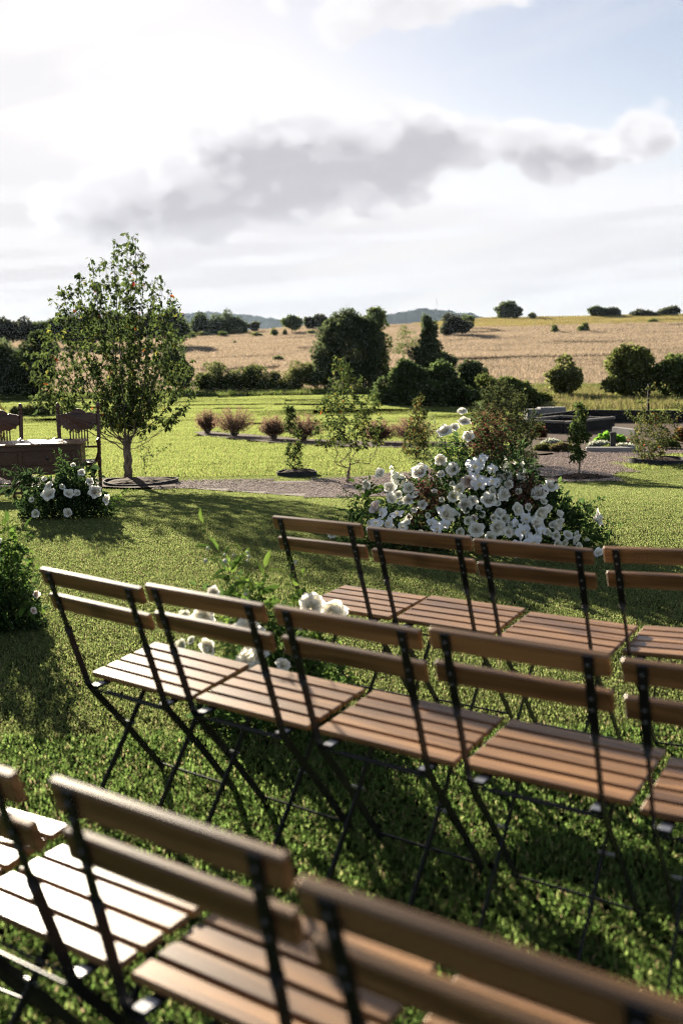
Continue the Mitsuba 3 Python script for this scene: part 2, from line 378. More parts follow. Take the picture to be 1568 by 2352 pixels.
def blade_patch(size, n, h, w, cols, lean=.55, seg=2):
    g = rng
    x, y = g.uniform(-size / 2, size / 2, (2, n)); a = g.uniform(0, 2 * PI, n); hh = g.uniform(h[0], h[1], n) * (.75 + .5 * meshkit.noise(np.stack([x * 9 / size * .5, y * 9 / size * .5, x * 0], -1), 3)); ww = g.uniform(w[0], w[1], n)
    lz = np.abs(g.normal(0, lean, n)) + .12
    dx, dy = np.cos(a), np.sin(a); sx, sy = -dy, dx
    tw = g.uniform(-.7, .7, n); sx, sy = sx * np.cos(tw) + dx * np.sin(tw), sy * np.cos(tw) + dy * np.sin(tw)
    P0 = np.stack([x, y, x * 0 - .004], -1); S = np.stack([sx, sy, sx * 0], -1) * ww[:, None] / 2
    M = P0 + np.stack([dx * lz * hh * .35, dy * lz * hh * .35, hh * .6], -1); E_ = P0 + np.stack([dx * lz * hh, dy * lz * hh, hh * np.clip(1.0 - .28 * lz, .35, 1)], -1)
    if seg == 2:
        V = np.stack([P0 - S * .8, P0 + S * .8, M + S, M - S, E_], 1); F = np.array([[0, 1, 2], [0, 2, 3], [3, 2, 4]])
    else:
        V = np.stack([P0 - S, P0 + S, E_], 1); F = np.array([[0, 1, 2]])
    k = V.shape[1]; cols = np.asarray(cols)
    ci = g.choice(len(cols), n, p=[.36, .30, .2, .09, .05][:len(cols)] if len(cols) == 5 else None); C = cols[ci] * g.uniform(.75, 1.25, (n, 1))
    mb = MB(); mb.add(V.reshape(-1, 3), (F[None] + (np.arange(n) * k)[:, None, None]).reshape(-1, 3), np.repeat(C, k, 0))
    return mb


GREENS = [(.178, .226, .070), (.222, .262, .096), (.118, .162, .048), (.25, .245, .115), (.29, .235, .14)]
GREENC = [(.120, .190, .048), (.160, .225, .066), (.075, .135, .032), (.23, .24, .10), (.28, .225, .13)]
LAWN2 = [(.190, .240, .066), (.222, .262, .082), (.142, .195, .052), (.25, .24, .095), (.27, .225, .11)]
DRY = [(.34, .265, .195), (.28, .215, .155), (.40, .32, .24), (.24, .20, .12), (.15, .14, .07)]
DRY2 = [(.30, .25, .10), (.24, .21, .075), (.34, .27, .13), (.17, .18, .05), (.30, .20, .11)]
LONGC = [(.17, .18, .06), (.24, .21, .09), (.12, .14, .04), (.28, .22, .12), (.20, .16, .09)]
WEED = [(.09, .13, .03), (.13, .16, .045), (.06, .09, .02), (.2, .2, .08), (.15, .12, .06)]


def group(key, mb, bsdf):
    scene[key] = {'type': 'shapegroup', 'shape': mb.ply(bsdf)}


for k in range(3):
    group(f'near_grass_{k}', blade_patch(.5, 5200, (.009, .023), (.0022, .004), GREENS, 1.1), 'blade')
    group(f'close_grass_{k}', blade_patch(.5, 3300, (.014, .034), (.0032, .0062), GREENC, .95), 'blade')
    group(f'near_small_{k}', blade_patch(.125, 320, (.009, .022), (.0022, .004), GREENS, 1.1), 'blade')
    group(f'lawn_grass_{k}', blade_patch(2.0, 11000, (.025, .055), (.006, .011), LAWN2, .6, 1), 'blade')
    group(f'lawn_small_{k}', blade_patch(.5, 700, (.025, .05), (.005, .010), LAWN2, .6, 1), 'blade')
    group(f'dry_tuft_{k}', blade_patch(12.0, 9000, (.22, .55), (.03, .07), DRY, .5, 1), 'dry_blade')
    group(f'dry_top_{k}', blade_patch(12.0, 9000, (.22, .55), (.03, .07), DRY2, .5, 1), 'dry_blade')
    group(f'long_{k}', blade_patch(3.0, 3200, (.15, .45), (.012, .03), LONGC, .6, 2), 'dry_blade')
    group(f'weed_{k}', blade_patch(3.0, 2600, (.12, .5), (.015, .035), WEED, .6, 2), 'far_leaf')
COUNT = {}


def inst(stuff, grp, x, y, size, up=.002):
    COUNT[stuff] = COUNT.get(stuff, 0) + 1
    e = size * .4
    sx, sy = float(H(x + e, y) - H(x - e, y)) / (2 * e), float(H(x, y + e) - H(x, y - e)) / (2 * e)
    X, Y = np.array([1, 0, sx]), np.array([0, 1, sy]); Z = np.cross(X, Y); a = rng.integers(4) * PI / 2
    m = np.eye(4); m[:3, 0], m[:3, 1], m[:3, 2] = unit(X), unit(Y), unit(Z); m[:3, 1] = np.cross(m[:3, 2], m[:3, 0]); m[:3, :3] = m[:3, :3] @ rotz(a); m[:3, 3] = x, y, float(H(x, y)) + up
    scene[f'{stuff}__{COUNT[stuff]:03d}'] = {'type': 'instance', 'g': {'type': 'ref', 'id': grp}, 'to_world': T(m.tolist())}


def tiles(stuff, grp, small, y0, y1, size, div, wide=.37, pad=.7, avoid=NOGRASS, keep=lambda x, y: True):
    for iy in range(int(round((y1 - y0) / size))):
        y = y0 + (iy + .5) * size; w = wide * (y + size / 2) + pad
        for ix in range(-int(w / size) - 1, int(w / size) + 2):
            x = ix * size
            if abs(x) > w + size / 2 or not keep(x, y): continue
            b = sbox(x - size / 2, y - size / 2, x + size / 2, y + size / 2)
            if avoid.intersects(b):
                if small is None or avoid.contains(b): continue
                s = size / div
                for a in range(div):
                    for c in range(div):
                        xx, yy = x - size / 2 + (a + .5) * s, y - size / 2 + (c + .5) * s
                        if not avoid.contains(Point(xx, yy)): inst(stuff, f'{small}_{rng.integers(3)}', xx, yy, s)
            else:
                inst(stuff, f'{grp}_{rng.integers(3)}', x, y, size)


tiles('grass', 'close_grass', None, .5, 3.5, .5, 4, pad=1.2)
tiles('grass', 'near_grass', 'near_small', 3.5, 14.0, .5, 4, pad=1.6)
LONG = lambda x, y: y > 34 and x > 7 + .12 * (y - 34)
tiles('lower_grass', 'lawn_grass', 'lawn_small', 14.0, 68.0, 2.0, 4, pad=5, keep=lambda x, y: not LONG(x, y))
tiles('long_grass', 'long', None, 33.0, 72.0, 3.0, 1, pad=8, keep=LONG)
tiles('tall_weeds', 'weed', None, 64.0, 73.0, 3.0, 1, pad=20, keep=lambda x, y: y > 67 or x > 20)
tiles('dry_grass', 'dry_tuft', None, 71.0, 251.0, 12.0, 1, pad=50, keep=lambda x, y: not (y > 200 and x > 20))
tiles('crest_grass', 'dry_top', None, 199.0, 259.0, 12.0, 1, pad=50, keep=lambda x, y: x > 20)
for k, l in (('grass', 'short green lawn grass under the folding chairs'), ('lower_grass', 'sunlit yellow green lawn beyond the gravel path'), ('tall_weeds', 'tall green weeds along the far edge of the lawn'),
             ('long_grass', 'long yellowish green grass behind the raised beds'), ('dry_grass', 'dry pinkish brown grass covering the paddock'), ('crest_grass', 'yellower dry grass on the right hand hilltop')):
    labels[k] = {'label': l, 'category': 'grass', 'kind': 'stuff'}
# gravel chips
mb = MB(); n = 520; ico = trimesh.creation.icosphere(subdivisions=0)
for k in range(n):
    s = rng.uniform(.005, .012) * np.array([1, rng.uniform(.6, 1.2), rng.uniform(.25, .5)])
    mb.add((ico.vertices * s) @ rotz(rng.uniform(0, 6)).T + [rng.uniform(-.25, .25), rng.uniform(-.25, .25), .012], ico.faces, np.array([(.38, .285, .235), (.33, .245, .20), (.26, .195, .16), (.43, .335, .285)][rng.integers(4)]) * rng.uniform(.8, 1.2))
group('chips', mb, 'stone_chip')
bx = PATH.bounds
for x in np.arange(max(bx[0], -8), min(bx[2], 9), .5):
    for y in np.arange(bx[1], bx[3], .5):
        if PATH.contains(Point(x + .25, y + .25)): inst('gravel', 'chips', x + .25, y + .25, .5, .010)
labels['gravel'] = {'label': 'loose pinkish stones on the path', 'category': 'gravel', 'kind': 'stuff'}

# ------------------------------------------------------------------ trees and shrubs


def grow(base, height0, tips, step=.09, up=.8, r0=.05, rtip=.0022, g=None, wob=.02, power=2.3, limbs=()):
    """A branching skeleton: a trunk from base to height0, then every tip joined to the nearest limb below it. Returns (polylines with radii, twig nodes, their directions)."""
    g = g or rng
    P = [base + np.array([0, 0, height0 * k / 8]) + np.append(g.normal(0, wob * .5, 2), 0) * (k > 0) for k in range(9)]; par = [-1] + list(range(8))
    for e in limbs:                                   # long limbs that leave the trunk's head and turn upwards
        h = P[8 - g.integers(0, 3)]; last = int(np.argmin([np.linalg.norm(h - q) for q in P[:9]])); h = P[last]; out = (e - h) * [1, 1, 0]; m1 = h + out * .62 + [0, 0, .22 * (e - h)[2]]
        for f in np.linspace(0, 1, max(3, int(np.linalg.norm(e - h) / step)))[1:]:
            P.append((1 - f) ** 2 * h + 2 * f * (1 - f) * m1 + f * f * e + g.normal(0, .008, 3)); par.append(last); last = len(P) - 1
    order = np.argsort(np.linalg.norm((tips - P[-1]) * [1, 1, .7], axis=1))
    for t in tips[order]:
        A = np.array(P); d = t - A; dist = np.linalg.norm(d, axis=1)
        cost = dist * (1 + up * np.clip(.45 - d[:, 2] / np.maximum(dist, 1e-6), 0, 2)) + (np.arange(len(A)) < 7) * 9
        k = int(np.argmin(cost)); n = max(1, int(dist[k] / step)); s = A[k]
        sag = np.array([0, 0, -.16 * dist[k] * (1 if n > 2 else 0)])
        for q in range(1, n + 1):
            f = q / n
            P.append(s + (t - s) * f + sag * math.sin(PI * f) * .6 + (g.normal(0, wob, 3) * .35 if q < n else 0)); par.append(k if q == 1 else len(P) - 2)
    P, par = np.array(P), np.array(par); kids = [[] for _ in P]
    for i, p in enumerate(par):
        if p >= 0: kids[p].append(i)
    area = np.zeros(len(P))
    for i in range(len(P) - 1, -1, -1):
        area[i] = max(area[i], 1.0) if not kids[i] else area[i]
        if par[i] >= 0: area[par[i]] += area[i]
    rad = rtip * area ** (1 / power); rad = rad * min(1, r0 / rad[0]) if rad[0] > r0 else rad
    rad[:9] = np.maximum(rad[:9], np.linspace(r0, max(r0 * .8, rad[8]), 9))
    chains = []
    starts = [(0, None)]
    while starts:
        i, prev = starts.pop(); ch = [i] if prev is None else [prev, i]
        while kids[i]:
            big = max(kids[i], key=lambda q: area[q])
            starts += [(q, i) for q in kids[i] if q != big]; i = big; ch.append(i)
        rr = rad[ch].copy()
        if prev is not None: rr[0] = min(rr[0], rr[1] * 1.25)
        chains.append((P[ch], rr))
    dirs = unit(P - P[np.maximum(par, 0)])
    return chains, P, rad, dirs


def trunk_mesh(chains, sides=7):
    mb = MB()
    for p, r in chains:
        if len(p) > 1: mb.add(*tube(p, r, sides if r[0] > .012 else 4, cap=False))
    return mb


def leafy(P, dirs, n, size, cols, prob=None, droop=.6, shape=(1, .55), g=None, spread=.03, out=None, big=False):
    """n leaves on the twig nodes P."""
    g = g or rng
    k = g.integers(len(P), size=n); p = P[k] + g.normal(0, spread, (n, 3)); D = dirs[k] * .5 + g.normal(0, .7, (n, 3)) + [0, 0, -droop]
    N = g.normal(0, .6, (n, 3)) + [0, 0, .8]
    cols = np.asarray(cols); C = cols[g.choice(len(cols), n, p=prob)] * g.uniform(.7, 1.3, (n, 1))
    mb = MB(); leaves(mb, p, D, N, g.uniform(size[0], size[1], n), C, leaf_big(shape[0], shape[1]) if big else leaf_tpl(shape[0], shape[1], .2, .25))
    return mb


def in_outline(rows, n, depth, axis, g, bias=0.0, jag=0.0):
    """n points inside a crown: rows of (height, left, right) about the axis, the depth a fraction of the width. jag makes the edge rise in points."""
    hs, ls, rs = map(np.array, zip(*rows)); out = []
    wts = (rs - ls)
    while len(out) < n:
        h = g.uniform(hs[0], hs[-1]); l, r = np.interp(h, hs, ls), np.interp(h, hs, rs)
        if g.uniform() > (r - l) / wts.max(): continue
        a = g.uniform(0, 2 * PI); q = math.sqrt(g.uniform(bias, 1)); c = (l + r) / 2; w = (r - l) / 2
        out.append([axis[0] + c + w * q * math.cos(a), axis[1] + w * depth * q * math.sin(a), axis[2] + h + jag * g.uniform(-1, 1)])
    return np.array(out)


PEAR = [(.055, .082, .026), (.085, .115, .032), (.036, .056, .022), (.19, .19, .04), (.34, .10, .025), (.25, .03, .02)]
PEARP = [.46, .34, .167, .028, .003, .002]

# the large pear tree
gt = np.random.default_rng(5)
B = on(295, 1107); s_ = sz(1, B[1])
rows = [((1105 - y) * s_, (l - 295) * s_, (r - 295) * s_) for y, l, r in [(985, 190, 385), (955, 130, 430), (920, 85, 468), (880, 65, 466), (850, 72, 455), (800, 86, 442), (760, 100, 432), (700, 132, 412), (665, 150, 400), (640, 175, 390)]]
tips = in_outline(rows, 480, .8, B, gt, .0)
tops = [(290, 540), (312, 545), (268, 556), (300, 560), (326, 583), (210, 596), (240, 600), (262, 590), (228, 612), (282, 575), (160, 660), (178, 632), (190, 655), (372, 655), (352, 660), (388, 672), (398, 690), (410, 700), (330, 610), (308, 600), (250, 640), (222, 655), (346, 690), (144, 672)]
tips = np.vstack([tips] + [at(x, y, B[1] + gt.uniform(-.25, .25))[None] for x, y in tops])
limbs = [at(x, y, B[1] + gt.uniform(-.45, .45)) for x, y in tops] + [at(x, y, B[1] + gt.uniform(-.4, .4)) for x, y in [(78, 866), (98, 800), (112, 745), (135, 700), (140, 930), (92, 900), (455, 876), (442, 825), (430, 765), (425, 935), (415, 720), (180, 720), (345, 740), (250, 700), (300, 680)]]
ch, P, rad, dirs = grow(B, .58, tips, .07, 1.8, .062, .0024, gt, .015, 2.3, limbs)
t = thing('pear_tree', 'large multi-stemmed pear tree with sparse top shoots behind the carved chair', 'tree')
part(t, 'trunk', trunk_mesh(ch, 10).ply('bark', True))
tw = rad < .0075
k = P[:, 2] - B[2]
P_, d_ = P[tw & (k > .75)], dirs[tw & (k > .75)]
part(t, 'crown', leafy(P_, d_, 7600, (.054, .092), PEAR, PEARP, .9, (1, .56), gt, .022).ply('leaf_dark'))


def sapling(px, py, outl, n_tips, n_leaf, label, name='sapling', h0=.25, size=(.035, .06), cols=PEAR, prob=PEARP, r0=.02, seed=1, depth=.9, up=1.4, droop=.5, mat='leaf', leaf_from=.12, cat='tree', shoots=(), rt=.0016, bark='bark', spread=.02):
    """outl: (py, left px, right px) rows of the crown in the photograph, measured at the depth of the foot."""
    g = np.random.default_rng(seed); B = on(px, py); s = sz(1, B[1])
    rows = sorted([((py - y) * s, (l - px) * s, (r - px) * s) for y, l, r in outl])
    tips = in_outline(rows, n_tips, depth, B, g)
    if len(shoots): tips = np.vstack([tips] + [at(x, y, B[1] + g.uniform(-.15, .15))[None] for x, y in shoots])
    ch, P, rad, dirs = grow(B, h0, tips, .05, up, r0, rt, g, .012)
    t = thing(name, label, cat)
    part(t, 'trunk', trunk_mesh(ch, 7).ply(bark, True))
    ok = (P[:, 2] - B[2] > leaf_from)
    part(t, 'crown', leafy(P[ok], dirs[ok], n_leaf, size, cols, prob, droop, (1, .6), g, spread).ply(mat))
    return B


WHITEISH = [(.07, .09, .03), (.10, .12, .04), (.045, .06, .02), (.20, .17, .05), (.22, .07, .03)]
sapling(800, 1112, [(1070, 760, 850), (1040, 735, 890), (1000, 725, 895), (960, 722, 890), (920, 730, 880), (885, 745, 862), (860, 762, 835), (830, 770, 800), (815, 776, 792)], 230, 2400,
        'small pear tree with many thin stems left of the large white arrangement', 'young_pear_tree', .16, seed=3, r0=.026, cols=PEAR[:5], prob=[.40, .33, .165, .10, .005], leaf_from=.5, size=(.035, .062))
sapling(676, 1091, [(1085, 662, 692), (1040, 658, 692), (1000, 658, 690), (965, 660, 684), (930, 660, 672)], 60, 1100, 'narrow column shaped sapling inside a black edging ring', seed=4, r0=.012, h0=.1, leaf_from=.04, size=(.035, .055))
sapling(1330, 1098, [(1070, 1312, 1345), (1030, 1305, 1352), (1000, 1302, 1350), (970, 1308, 1345), (940, 1320, 1338), (925, 1326, 1332)], 60, 1000, 'thin dark leaved sapling standing alone on the gravel to the right', seed=6, r0=.014, h0=.22, leaf_from=.22, size=(.04, .065))
sapling(955, 1052, [(1045, 930, 985), (1020, 922, 992), (985, 930, 990), (950, 940, 985), (920, 948, 975), (903, 955, 965)], 110, 1500, 'slender pale leaved sapling just left of the top of the white arrangement', seed=7, r0=.015, h0=.12, cols=WHITEISH, prob=[.4, .25, .2, .11, .04], leaf_from=.08)
sapling(1165, 1072, [(1060, 1100, 1235), (1020, 1082, 1245), (980, 1075, 1245), (940, 1072, 1232), (910, 1085, 1215), (890, 1105, 1190), (875, 1120, 1160)], 380, 6500, 'dense dark bushy tree directly behind the white arrangement', 'bushy_tree', .15, seed=8, r0=.03, cols=[(.040, .055, .022), (.060, .075, .027), (.10, .105, .04), (.05, .05, .025)], prob=[.50, .34, .14, .02], leaf_from=.05, size=(.032, .055))
sapling(1497, 1066, [(1050, 1462, 1530), (1020, 1448, 1550), (990, 1445, 1555), (965, 1450, 1545), (945, 1470, 1530)], 190, 2200, 'pale budded tree with long bare shoots in the right edging ring', 'budded_tree', .14, seed=9, r0=.022, cols=WHITEISH, prob=[.4, .28, .2, .09, .03], leaf_from=.08,
        shoots=[(1462, 905), (1484, 890), (1500, 885), (1512, 900), (1540, 895), (1556, 915), (1440, 945), (1565, 940), (1473, 925), (1525, 880)], size=(.03, .05))
sapling(8, 1090, [(1060, -40, 30), (1000, -60, 22), (950, -60, 20), (900, -50, 18), (870, -40, 16), (850, -30, 8)], 160, 1300, 'yellowing tree cut off by the left edge of the photo', 'yellowing_tree', .3, seed=10, r0=.03, cols=[(.10, .11, .03), (.2, .17, .04), (.05, .07, .02), (.28, .12, .03)], prob=[.4, .25, .25, .1], leaf_from=.3)
sapling(336, 1108, [(1060, 322, 345), (1030, 318, 352), (1000, 318, 350), (985, 325, 345)], 22, 150, 'spindly shoot with few leaves right beside the trunk of the large pear tree', 'thin_shoot', .12, seed=12, r0=.007, shoots=[(388, 1022), (372, 1035)], leaf_from=.15, size=(.03, .055))

# black edging rings
for px, py, rw, hh, lab in ((322, 1116, 84, .06, 'black edging ring half sunk round the large pear tree'), (683, 1096, 45, .07, 'black edging ring round the narrow column shaped sapling'), (1508, 1068, 62, .075, 'black edging ring filled with mulch at the right of the photo')):
    c = on(px, py - 4); R = sz(rw, c[1]); a = np.linspace(0, 2 * PI, 48); wob = 1 + .03 * np.sin(3 * a + px)
    x, y = c[0] + R * wob * np.cos(a), c[1] + R * .95 * wob * np.sin(a)
    pts = np.stack([x, y, H(x, y) + hh * .5 + .012 * np.sin(2 * a + px)], -1)
    t = thing('garden_edging', lab, 'garden edging')
    part(t, 'band', mikit.ply(bar(pts, np.tile([0, 0, 1.0], (48, 1)), hh, .016), 'rubber'))
    dome = MB(); q = np.linspace(0, 1, 9); A, Q = np.meshgrid(a, q, indexing='ij')
    mx, my = c[0] + R * .97 * Q * np.cos(A), c[1] + R * .92 * Q * np.sin(A)
    mz = H(mx, my) + .02 + .05 * (1 - Q ** 2) + meshkit.fbm(np.stack([mx * 12, my * 12, mx * 0], -1), 3, 3) * .035
    i, j = np.meshgrid(np.arange(47), np.arange(8), indexing='ij'); dome.add(np.stack([mx, my, mz], -1).reshape(-1, 3), np.stack([i * 9 + j, i * 9 + j + 1, (i + 1) * 9 + j + 1, (i + 1) * 9 + j], -1).reshape(-1, 4)[:, ::-1])
    part(t, 'mulch', dome.ply('mulch_mat', False))
# mulch mound at the lone sapling
c = on(1333, 1101)
t = thing('mulch_mound', 'dark mulch heap at the foot of the lone thin sapling', 'mulch')
dome = MB()
for k in range(420):
    a, q = rng.uniform(0, 2 * PI), math.sqrt(rng.uniform()); p = np.array([c[0] + .42 * q * math.cos(a), c[1] + .25 * q * math.sin(a), 0]); p[2] = H(p[0], p[1]) + .055 * (1 - q * q) + rng.uniform(0, .012)
    v, f = cbox(-.03, .03, -.011, .011, -.005, .005, .002); dome.add((v * rng.uniform(.5, 1.3)) @ trimesh.transformations.random_rotation_matrix(rng.uniform(size=3))[:3, :3].T * [1, 1, .5] + p, f)
part(t, 'bark_chips', dome.ply('mulch_mat'))
labels[t + '__bark_chips'] = {'kind': 'stuff'}


def crown(lobes, n, leaf, cols, g, gap=.42, clump=.9, mat='far_leaf', droop=.0, aspect=.6, shell=.55):
    """Leaf-sized faces in the lobes (centre, radii), more of them near the surface, with gaps between clumps."""
    sub = []
    for c, r in lobes:
        c, r = np.array(c, float), np.array(r, float)
        for k in range(17):
            d = unit(g.normal(0, 1, 3)); q = g.uniform(.28, .50) if k % 3 else g.uniform(.18, .32)
            sub.append((c + d * r * g.uniform(.5, 1.0), r * q * np.array([1, 1, g.uniform(.7, 1.2)])))
        sub.append((c, r * .66))
    V = np.array([r[0] * r[1] * r[2] for c, r in sub]) ** (2 / 3); mb = MB(); cols = np.asarray(cols)
    for (c, r), w in zip(sub, V / V.sum()):
        m = int(n * w * 2.0) + 3; d = unit(g.normal(0, 1, (m, 3))); q = 1 - np.abs(g.normal(0, 1, m)) * (1 - shell) * .6
        q *= 1 + .9 * (meshkit.fbm(d * 2.3 + c * .7, 4, 2) - .5)
        p = c + d * q[:, None] * r
        keep = meshkit.fbm(p / (clump * np.mean(r)) * 1.2, 3, 12) > gap - .12 * g.uniform(size=m); p, d = p[keep], d[keep]
        k = len(p)
        if k == 0: continue
        D = d + g.normal(0, .8, (k, 3)) + [0, 0, -droop]; N = d * .7 + g.normal(0, .6, (k, 3)) + [0, 0, .3]
        tone = g.uniform(.8, 1.2) * (.8 + .4 * meshkit.noise(p / np.mean(r) * 1.5, 4))
        leaves(mb, p, D, N, g.uniform(leaf * .6, leaf * 1.4, k), cols[g.choice(len(cols), k)] * (tone * g.uniform(.75, 1.25, k))[:, None], leaf_tpl(1, aspect, .15, .2))
    return mb


def far_tree(name, label, foot, lobes, n, leaf, cols, seed, trunk=(.0, .12), gap=.42, cat='tree', droop=0., trunk_r=.02, depth=None, group=None, aspect=.6, limbs=3):
    """foot: pixel of the foot (on the ground) or a point; lobes: (px, py, half width px, half height px) at the foot's depth."""
    g = np.random.default_rng(seed); B = on(*foot) if len(foot) == 2 else np.array(foot); s = sz(1, B[1]); L = []
    for k, (px, py, w, h) in enumerate(lobes):
        c = at(px, py, B[1] + (g.uniform(-.35, .35) * w * s if k else 0)); L.append((c, (w * s, w * s * .85, h * s)))
    t = thing(name, label, cat, group)
    mb = MB(); top = max(c[2] for c, r in L)
    c0 = L[0][0]; hgt = max(c0[2] - B[2], .1)
    fork = np.array([B[0] * .6 + c0[0] * .4, B[1], B[2] + hgt * .45]); R = max(trunk_r * hgt * 1.6, .01)
    mb.add(*tube([B - [0, 0, .1], (B + fork) / 2, fork], [R, R * .8, R * .65], 7))
    for k in range(max(limbs, len(L))):
        c, r = L[k % len(L)]; e = c + g.uniform(-.5, .5, 3) * np.array(r)
        mb.add(*tube([fork, (fork + e) / 2 + [0, 0, .05 * hgt], e], [R * .6, R * .35, R * .12], 5))
    part(t, 'trunk', mb.ply('bark', True)); part(t, 'crown', crown(L, n, leaf, cols, g, gap, droop=droop, aspect=aspect).ply('far_leaf'))
    return t


DARK = [(.066, .088, .040), (.090, .114, .047), (.050, .068, .034)]
MIDG = [(.085, .115, .034), (.115, .145, .044), (.060, .082, .026)]
OLIVE = [(.125, .140, .048), (.155, .165, .060), (.090, .100, .034)]
GREY = [(.060, .068, .042), (.075, .080, .05), (.045, .05, .03)]
# middle distance
far_tree('dark_tree', 'broad dark tree right of the middle with a tall uneven top', (800, 902), [(800, 800, 62, 85), (765, 770, 32, 48), (830, 760, 48, 40), (840, 850, 42, 55), (745, 850, 32, 50), (790, 740, 36, 24)], 15000, .20, DARK, 21, gap=.36)
far_tree('light_topped_tree', 'lighter green tree with feathery top just right of the broad dark tree', (868, 898), [(862, 745, 24, 34), (868, 790, 26, 40), (858, 722, 14, 14), (876, 840, 22, 40)], 4200, .17, MIDG, 22, gap=.42)
far_tree('cone_shaped_tree', 'dark cone shaped tree rising above the bushes on the slope', (990, 905), [(990, 832, 46, 42), (985, 792, 32, 36), (983, 762, 19, 28), (981, 738, 9, 20), (1008, 842, 40, 30)], 9000, .17, DARK, 23, gap=.30)
far_tree('sparse_tree', 'thin see-through tree left of the cone shaped tree', (945, 860), [(930, 765, 20, 18), (950, 790, 26, 22), (920, 800, 24, 16)], 900, .14, MIDG, 24, gap=.5, trunk_r=.012, limbs=6)
far_tree('grey_tree', 'grey green rounded tree on the hillside right of the cone shaped tree', (1045, 772), [(1045, 747, 32, 22), (1030, 752, 18, 16)], 2600, .45, GREY, 25, gap=.36)
far_tree('hill_tree', 'small green tree peeping over the grey green rounded tree', (1076, 757), [(1075, 737, 14, 13)], 500, .40, MIDG, 26, gap=.36)
far_tree('field_tree', 'small round green tree in the dry grass right of the middle', (1298, 918), [(1298, 862, 34, 34), (1290, 885, 26, 20), (1310, 870, 24, 22), (1282, 868, 16, 18)], 3000, .16, OLIVE, 27, gap=.45)
far_tree('field_tree', 'largest rounded tree standing in the dry grass at the right', (1447, 922), [(1445, 838, 48, 42), (1465, 858, 42, 34), (1425, 855, 34, 36), (1440, 885, 40, 22), (1480, 880, 24, 22), (1405, 880, 22, 20)], 6800, .16, [(.105, .125, .038), (.140, .155, .048), (.075, .09, .028)], 28, gap=.45)
far_tree('field_tree', 'rounded green tree cut off by the right edge of the photo', (1550, 920), [(1545, 848, 38, 40), (1568, 870, 40, 40), (1535, 880, 26, 26), (1520, 862, 20, 30)], 4800, .16, MIDG, 29, gap=.45)
far_tree('willow', 'dark drooping tree at the left edge behind the yellowing tree', (20, 918), [(15, 840, 50, 70), (-30, 830, 50, 70), (30, 880, 45, 40)], 8500, .20, DARK, 30, gap=.30, droop=1.5)
far_tree('willow', 'drooping tree with a paler green top left of the large pear tree', (80, 918), [(80, 835, 48, 62), (95, 800, 36, 34), (70, 880, 50, 40)], 8000, .20, [(.035, .052, .018), (.05, .072, .024), (.025, .035, .014)], 31, gap=.30, droop=1.5)
far_tree('dark_tree', 'dark tree half hidden behind the right side of the large pear tree', (405, 905), [(395, 830, 32, 50), (415, 860, 28, 40)], 3500, .2, DARK, 32, gap=.36)


def bush(name, label, foot, lobes, n, leaf, cols, seed, gap=.36, cat='shrub', aspect=.6):
    far_tree(name, label, foot, lobes, n, leaf, cols, seed, gap=gap, cat=cat, trunk_r=.012, aspect=aspect)


BUSHG = [(.080, .100, .034), (.110, .130, .042), (.055, .070, .026)]
bush('bush', 'green bush at the left end of the hedge line below the brown field', (490, 903), [(490, 868, 34, 32), (470, 880, 26, 24), (505, 885, 30, 22)], 4200, .15, BUSHG, 41)
bush('bush', 'rounded bush in the middle of the hedge line below the brown field', (560, 902), [(555, 868, 40, 32), (590, 872, 34, 28), (540, 885, 34, 20)], 5200, .15, BUSHG, 42)
bush('bush', 'low dark bush at the gap in the hedge line', (630, 902), [(628, 886, 34, 18), (655, 884, 22, 18), (632, 866, 10, 16)], 2600, .14, BUSHG, 43)
bush('bush', 'lighter loose bush left of the broad dark tree', (692, 902), [(692, 868, 34, 32), (715, 865, 28, 28), (672, 882, 24, 20)], 4000, .15, OLIVE, 44, gap=.40)
bush('bush', 'big dark bush filling the slope below the cone shaped tree', (985, 935), [(975, 905, 62, 34), (925, 882, 38, 44), (1030, 893, 50, 42), (1012, 858, 26, 26), (895, 905, 36, 30), (955, 868, 24, 22), (1075, 912, 34, 26)], 15000, .14, [(.066, .098, .034), (.092, .126, .042), (.046, .068, .027)], 45, gap=.36)
bush('bush', 'dark bush with a bare twig right of the cone shaped tree', (1080, 930), [(1078, 860, 26, 30), (1095, 890, 40, 36)], 4200, .14, DARK, 46, gap=.34)
bush('bush', 'sunlit green bush sloping down to the raised beds', (1165, 942), [(1140, 900, 46, 34), (1185, 912, 46, 28), (1225, 925, 36, 20)], 6500, .13, [(.085, .110, .032), (.12, .145, .042), (.06, .08, .024)], 47, gap=.34)
bush('bush', 'low weedy bush at the left behind the carved chairs', (95, 952), [(80, 944, 34, 14), (120, 946, 26, 11), (50, 944, 26, 12)], 2400, .10, OLIVE, 48, gap=.38)
